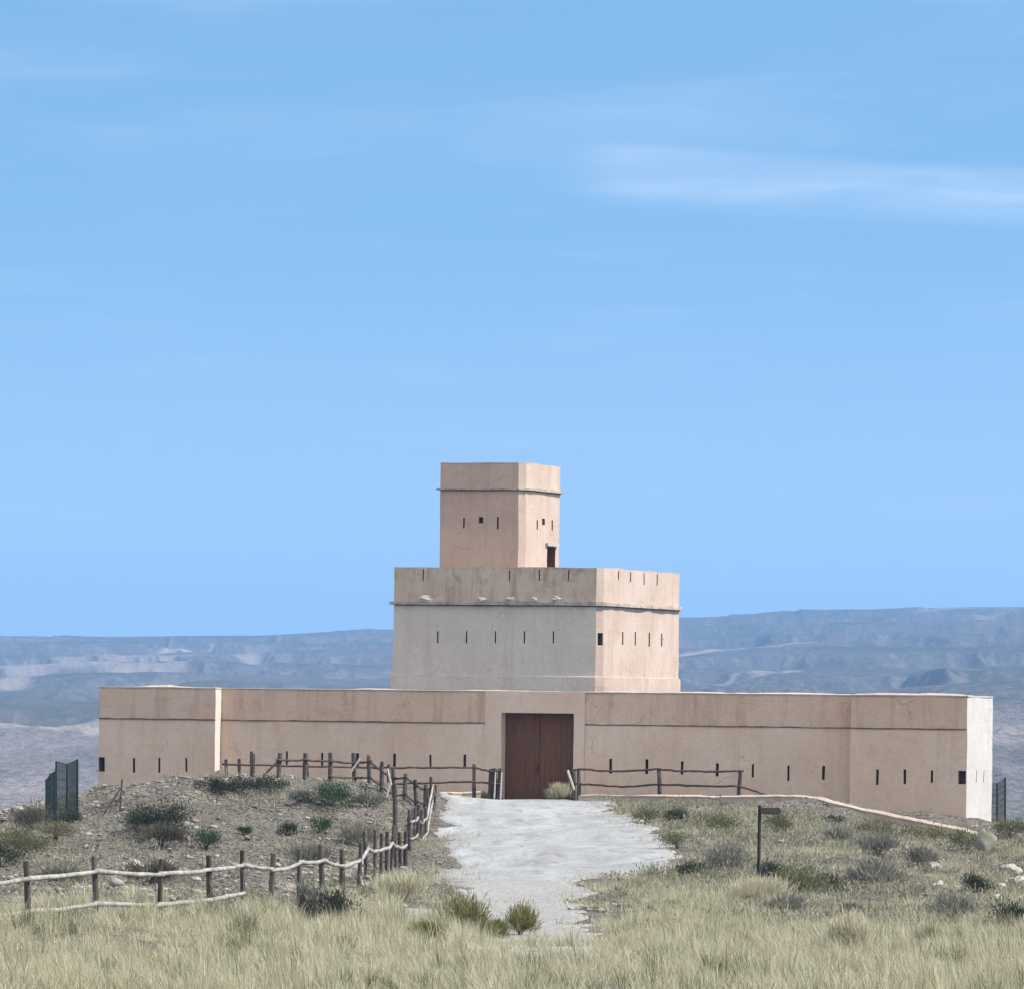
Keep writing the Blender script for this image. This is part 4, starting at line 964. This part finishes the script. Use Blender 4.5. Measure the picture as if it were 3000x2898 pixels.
# thin dry grass and weeds on the slopes and along the path
def weeddens(x, y):
    px = HX + F * x / y; pm = pathmask(x, y, 1.9); left = (px < 1250) & (y > 128)
    p = np.clip(.45 + 2.6 * fbm(x / 2.2, y / 5, 3, 91), 0, 1) * np.where(left, .13, 1.0)
    near = ((y > 240) & (px > 1280) & (px < 1720))
    return inframe(x, y, 2.5) * p * (1 - pm) ** 2 * (~near) * (y < 249 + np.where(px < 1300, 2, -5.5 - (px - 1700) * .0115))
cx, cy = scatter(70434, -27, 27, 120, 252, weeddens)
W1 = blades(cx, cy, 12, .18, .08, .30, .014, .9)
weedm = leafmat('dry slope weeds', [(.25, .235, .14), (.39, .365, .235), (.52, .485, .345), (.64, .60, .45)], .4, .5)
o = link('weeds', npmesh('weeds', W1, 5, [(0, 1, 2, 3), (3, 2, 4)]), weedm); tag(o, 'thin dry weeds growing over the slopes beside the path', 'weeds', None, 'stuff')
def strawdens(x, y):
    px = HX + F * x / y; p = np.clip(.15 + 3.2 * fbm(x / 2.0, y / 6, 3, 111), 0, 1)
    return inframe(x, y, 2.5) * p * (1 - pathmask(x, y, .5)) * np.where(px > 1720, sstep(232, 150, y) * .9 + .1, np.where(px > 1130, .8, .04)) * (y < 225)
cx, cy = scatter(6145, -26, 26, 134, 226, strawdens)
o = link('straw_grass', npmesh('straw_grass', tussocks(cx, cy, 42, .16, .46, .18, .42, .014, np.ones(len(cx))), 5, [(0, 1, 2, 3), (3, 2, 4)]), leafmat('bleached straw grass', [(.26, .245, .15), (.42, .40, .27), (.58, .55, .40), (.70, .67, .52)], .4, .5)); tag(o, 'bleached straw tussocks dotted over the slopes behind the meadow', 'grass', None, 'stuff')
# low sage scrub over the right slope
def scrubdens(x, y):
    px = HX + F * x / y; p = np.clip(.42 + 2.4 * fbm(x / 2.0, y / 6, 3, 97), 0, 1)
    return inframe(x, y, 2.5) * p * (1 - pathmask(x, y, 1.6)) ** 3 * np.where(px > 1750, 1, np.where(px < 1250, .16, 0)) * (y > 138) * (y < np.where(px > 1700, 241.5 - (px - 1700) * .0115, 236))
cx, cy = scatter(15260, -27, 27, 132, 240, scrubdens); nc = len(cx); per = 70
rad = NR.uniform(.15, .5, nc) * np.clip(.8 + 1.4 * fbm(cx / 1.7, cy / 5, 2, 99), .4, 1.5); N = nc * per; rr = np.repeat(rad, per)
pos = NR.normal(size=(N, 3)) * np.stack([rr * .5, rr * .5, rr * .38], -1); pos[:, 2] = np.abs(pos[:, 2])
ax = unit(unit(pos + [0, 0, .05]) + NR.normal(size=(N, 3)) * .5 + np.array([0, 0, .7]))
bx, by = np.repeat(cx, per), np.repeat(cy, per); pos[:, 0] += bx; pos[:, 1] += by; pos[:, 2] += np.repeat(H(cx, cy), per)
ln = NR.uniform(.07, .17, N)
scrubm = leafmat('low sage scrub', [(.11, .113, .07), (.22, .21, .145), (.34, .32, .235), (.49, .46, .355)], .35, .7)
o = link('scrub', npmesh('scrub', leaves(pos, ax, ln, ln * .2), 4, [(0, 1, 2, 3)]), scrubm); tag(o, 'low grey sage scrub covering the stony slopes', 'scrub', None, 'stuff')
# loose stones
def stones(n, dens, smin, smax, box):
    x, y = scatter(n, *box, dens); N = len(x); z = H(x, y)
    ico = np.array([(0, 0, 1), (.89, 0, .45), (.28, .85, .45), (-.72, .53, .45), (-.72, -.53, .45), (.28, -.85, .45), (.72, .53, -.45), (-.28, .85, -.45), (-.89, 0, -.45), (-.28, -.85, -.45), (.72, -.53, -.45), (0, 0, -1)])
    s = smin + (smax - smin) * NR.uniform(0, 1, N) ** 3
    v = ico[None] * (1 + NR.uniform(-.42, .42, (N, 12, 1))) * (s[:, None] * np.stack([NR.uniform(.8, 1.4, N), NR.uniform(.7, 1.1, N), NR.uniform(.3, .7, N)], -1))[:, None, :]
    v += np.stack([x, y, z + s * .15], -1)[:, None]
    f = [(0, 1, 2), (0, 2, 3), (0, 3, 4), (0, 4, 5), (0, 5, 1), (1, 6, 2), (2, 7, 3), (3, 8, 4), (4, 9, 5), (5, 10, 1), (6, 7, 2), (7, 8, 3), (8, 9, 4), (9, 10, 5), (10, 6, 1), (11, 7, 6), (11, 8, 7), (11, 9, 8), (11, 10, 9), (11, 6, 10)]
    return npmesh('stones', v, 12, f)
def stonedens(x, y):
    px = HX + F * x / y; p = np.clip(.3 + 2.8 * fbm(x / 2.5, y / 6, 3, 101), 0.02, 1)
    return inframe(x, y, 2.5) * (1 - pathmask(x, y, .6) * .93) * p * np.where(px < 1250, 1, .4) * (y < np.where(px < 1250, 246, 240))
stonem = leafmat('loose limestone stones', [(.17, .15, .13), (.25, .22, .195), (.33, .30, .265), (.43, .40, .365)], 0.0, .5)
def slabdens(x, y):
    px = HX + F * x / y; return inframe(x, y, 2.5) * np.clip(.1 + 3.4 * fbm(x / 2.2, y / 5, 3, 121), 0, 1) * ((px < 1180) | (px > 2500)) * (y > 140) * (y < np.where(px < 1200, 240, 215)) * (1 - pathmask(x, y, .6))
o = link('stone_slabs', stones(16000, slabdens, .05, .19, (-27, 27, 140, 245)), leafmat('grey slab stones', [(.16, .142, .122), (.26, .232, .203), (.37, .335, .30)], 0., .5)); tag(o, 'larger grey slab stones lying in the banks', 'stones', None, 'stuff')
o = link('path_gravel', stones(60000, lambda x, y: pathmask(x, y, .3) * np.clip(.35 + 1.8 * fbm(x / 1.5, y / 5, 3, 131), 0, 1), .012, .05, (-8, 8, 125, 249)), leafmat('pale path gravel', [(.20, .195, .19), (.30, .295, .29), (.42, .41, .40)], 0., .5)); tag(o, 'small loose gravel lying on the path', 'gravel', None, 'stuff')
o = link('stones', stones(94000, stonedens, .02, .11, (-27, 27, 130, 250)), stonem); tag(o, 'loose pale stones and rubble strewn over the slopes', 'stones', None, 'stuff')

# ------------------------------------------------------------------ air, sky and sun
hb = MB(); hb.box((-4000, -60, -90), (8000, 0, 0), (0, 12200, 0), (0, 0, 90 + 215))
hm = bpy.data.materials.new('thin blue haze'); hm.use_nodes = True; nt = hm.node_tree; nt.nodes.remove(nt.nodes['Principled BSDF'])
pv = nt.nodes.new('ShaderNodeVolumePrincipled'); pv.inputs['Density'].default_value = .95e-4; pv.inputs['Color'].default_value = (.225, .455, .83, 1); pv.inputs['Anisotropy'].default_value = .1
nt.links.new(pv.outputs[0], nt.nodes['Material Output'].inputs['Volume'])
haze = hb.build('haze', hm); tag(haze, 'thin blue air between the fort and the far hills', 'haze', None, 'stuff'); haze.visible_shadow = True

SUN_EL, SUN_AZ = math.radians(46), math.radians(-18)      # azimuth from +X toward +Y
sd = Vector((math.cos(SUN_EL) * math.cos(SUN_AZ), math.cos(SUN_EL) * math.sin(SUN_AZ), math.sin(SUN_EL)))
sun = bpy.data.lights.new('sun', 'SUN'); sun.energy = 2.8; sun.angle = math.radians(.53); sun.color = (1, .95, .87)
so = bpy.data.objects.new('sun', sun); COL.objects.link(so); so.rotation_euler = sd.to_track_quat('Z', 'Y').to_euler(); so.location = (60, 100, 80)
w = bpy.data.worlds.new('World'); scene.world = w; w.use_nodes = True; nt = w.node_tree; bg = nt.nodes['Background']
tc_ = nt.nodes.new('ShaderNodeTexCoord'); sky = nt.nodes.new('ShaderNodeTexSky'); sky.sky_type = 'NISHITA'; sky.sun_disc = False
sky.sun_elevation = SUN_EL; sky.sun_rotation = math.atan2(sd.x, sd.y); sky.air_density = 1.2; sky.dust_density = .3; sky.ozone_density = 2.0
def wn(ty, **kw):
    q = nt.nodes.new(ty)
    for k, v in kw.items(): setattr(q, k, v)
    return q
def wm(op, a, b=0.0):
    q = wn('ShaderNodeMath', operation=op)
    for s, v in ((q.inputs[0], a), (q.inputs[1], b)):
        if isinstance(v, (int, float)): s.default_value = v
        else: nt.links.new(v, s)
    return q.outputs[0]
up = wn('ShaderNodeVectorMath', operation='ADD'); up.inputs[1].default_value = (0, 0, .30); nt.links.new(tc_.outputs['Generated'], up.inputs[0])
nm = wn('ShaderNodeVectorMath', operation='NORMALIZE'); nt.links.new(up.outputs[0], nm.inputs[0]); nt.links.new(nm.outputs[0], sky.inputs['Vector'])
tint = wn('ShaderNodeMix', data_type='RGBA', blend_type='MULTIPLY'); tint.inputs[0].default_value = 1; tint.inputs[7].default_value = (.535, .68, .70, 1); nt.links.new(sky.outputs[0], tint.inputs[6])
sep = wn('ShaderNodeSeparateXYZ'); nt.links.new(tc_.outputs['Generated'], sep.inputs[0])
mp_ = wn('ShaderNodeMapping'); mp_.inputs['Scale'].default_value = (22, 1, 210); nt.links.new(tc_.outputs['Generated'], mp_.inputs['Vector'])
nz = wn('ShaderNodeTexNoise'); nz.inputs['Scale'].default_value = 1.0; nz.inputs['Detail'].default_value = 6; nz.inputs['Roughness'].default_value = .55; nz.inputs['Distortion'].default_value = .4; nt.links.new(mp_.outputs[0], nz.inputs['Vector'])
mp2 = wn('ShaderNodeMapping'); mp2.inputs['Scale'].default_value = (13, 1, 60); mp2.inputs['Location'].default_value = (3, 0, 1); nt.links.new(tc_.outputs['Generated'], mp2.inputs['Vector'])
nz2 = wn('ShaderNodeTexNoise'); nz2.inputs['Detail'].default_value = 4; nz2.inputs['Scale'].default_value = 1; nt.links.new(mp2.outputs[0], nz2.inputs['Vector'])
def mrange(v, a, b, c=0.0, d=1.0):
    q = wn('ShaderNodeMapRange', interpolation_type='SMOOTHSTEP'); q.inputs[1].default_value = a; q.inputs[2].default_value = b; q.inputs[3].default_value = c; q.inputs[4].default_value = d
    nt.links.new(v, q.inputs[0]); return q.outputs[0]
zc = wm('ADD', sep.outputs['Z'], wm('MULTIPLY', sep.outputs['X'], .05))
bandm = wm('MULTIPLY', mrange(zc, .0815, .0865), mrange(zc, .0935, .0905)); bandm = wm('MULTIPLY', bandm, mrange(sep.outputs['X'], .006, .022))
streak = wm('MULTIPLY', bandm, mrange(nz.outputs[0], .32, .66, .4, .9))
high = wm('MULTIPLY', mrange(sep.outputs['Z'], .07, .105), mrange(nz2.outputs[0], .42, .7))
cloud_fill = wm('ADD', wm('MULTIPLY', streak, .15), wm('MULTIPLY', high, .06)); cloud_fill = wm('ADD', cloud_fill, wm('MULTIPLY', mrange(nz.outputs[0], .5, .8), .03))
cloud_fill = wm('ADD', cloud_fill, wm('MULTIPLY', mrange(sep.outputs['Z'], .11, .36), .60))  # unseen whitening overhead, added as fill light for the shaded walls
cloud_fill = wm('ADD', cloud_fill, mrange(sep.outputs['Z'], .09, .005, 0, .14))
cmix = wn('ShaderNodeMix', data_type='RGBA'); nt.links.new(cloud_fill, cmix.inputs[0]); nt.links.new(tint.outputs[2], cmix.inputs[6]); cmix.inputs[7].default_value = (6.0, 5.9, 5.8, 1)
nt.links.new(cmix.outputs[2], bg.inputs['Color']); bg.inputs['Strength'].default_value = .12

# ------------------------------------------------------------------ render settings
vs = scene.view_settings; vs.view_transform = 'Standard'; vs.look = 'None'; vs.gamma = 1; vs.exposure = 1.25; vs.use_curve_mapping = False
scene.render.engine = 'CYCLES'; c = scene.cycles; c.use_denoising = True; c.max_bounces = 6; c.diffuse_bounces = 4; c.volume_bounces = 1; c.transparent_max_bounces = 4
try: c.denoiser = 'OPENIMAGEDENOISE'
except Exception: pass
c.use_adaptive_sampling = False
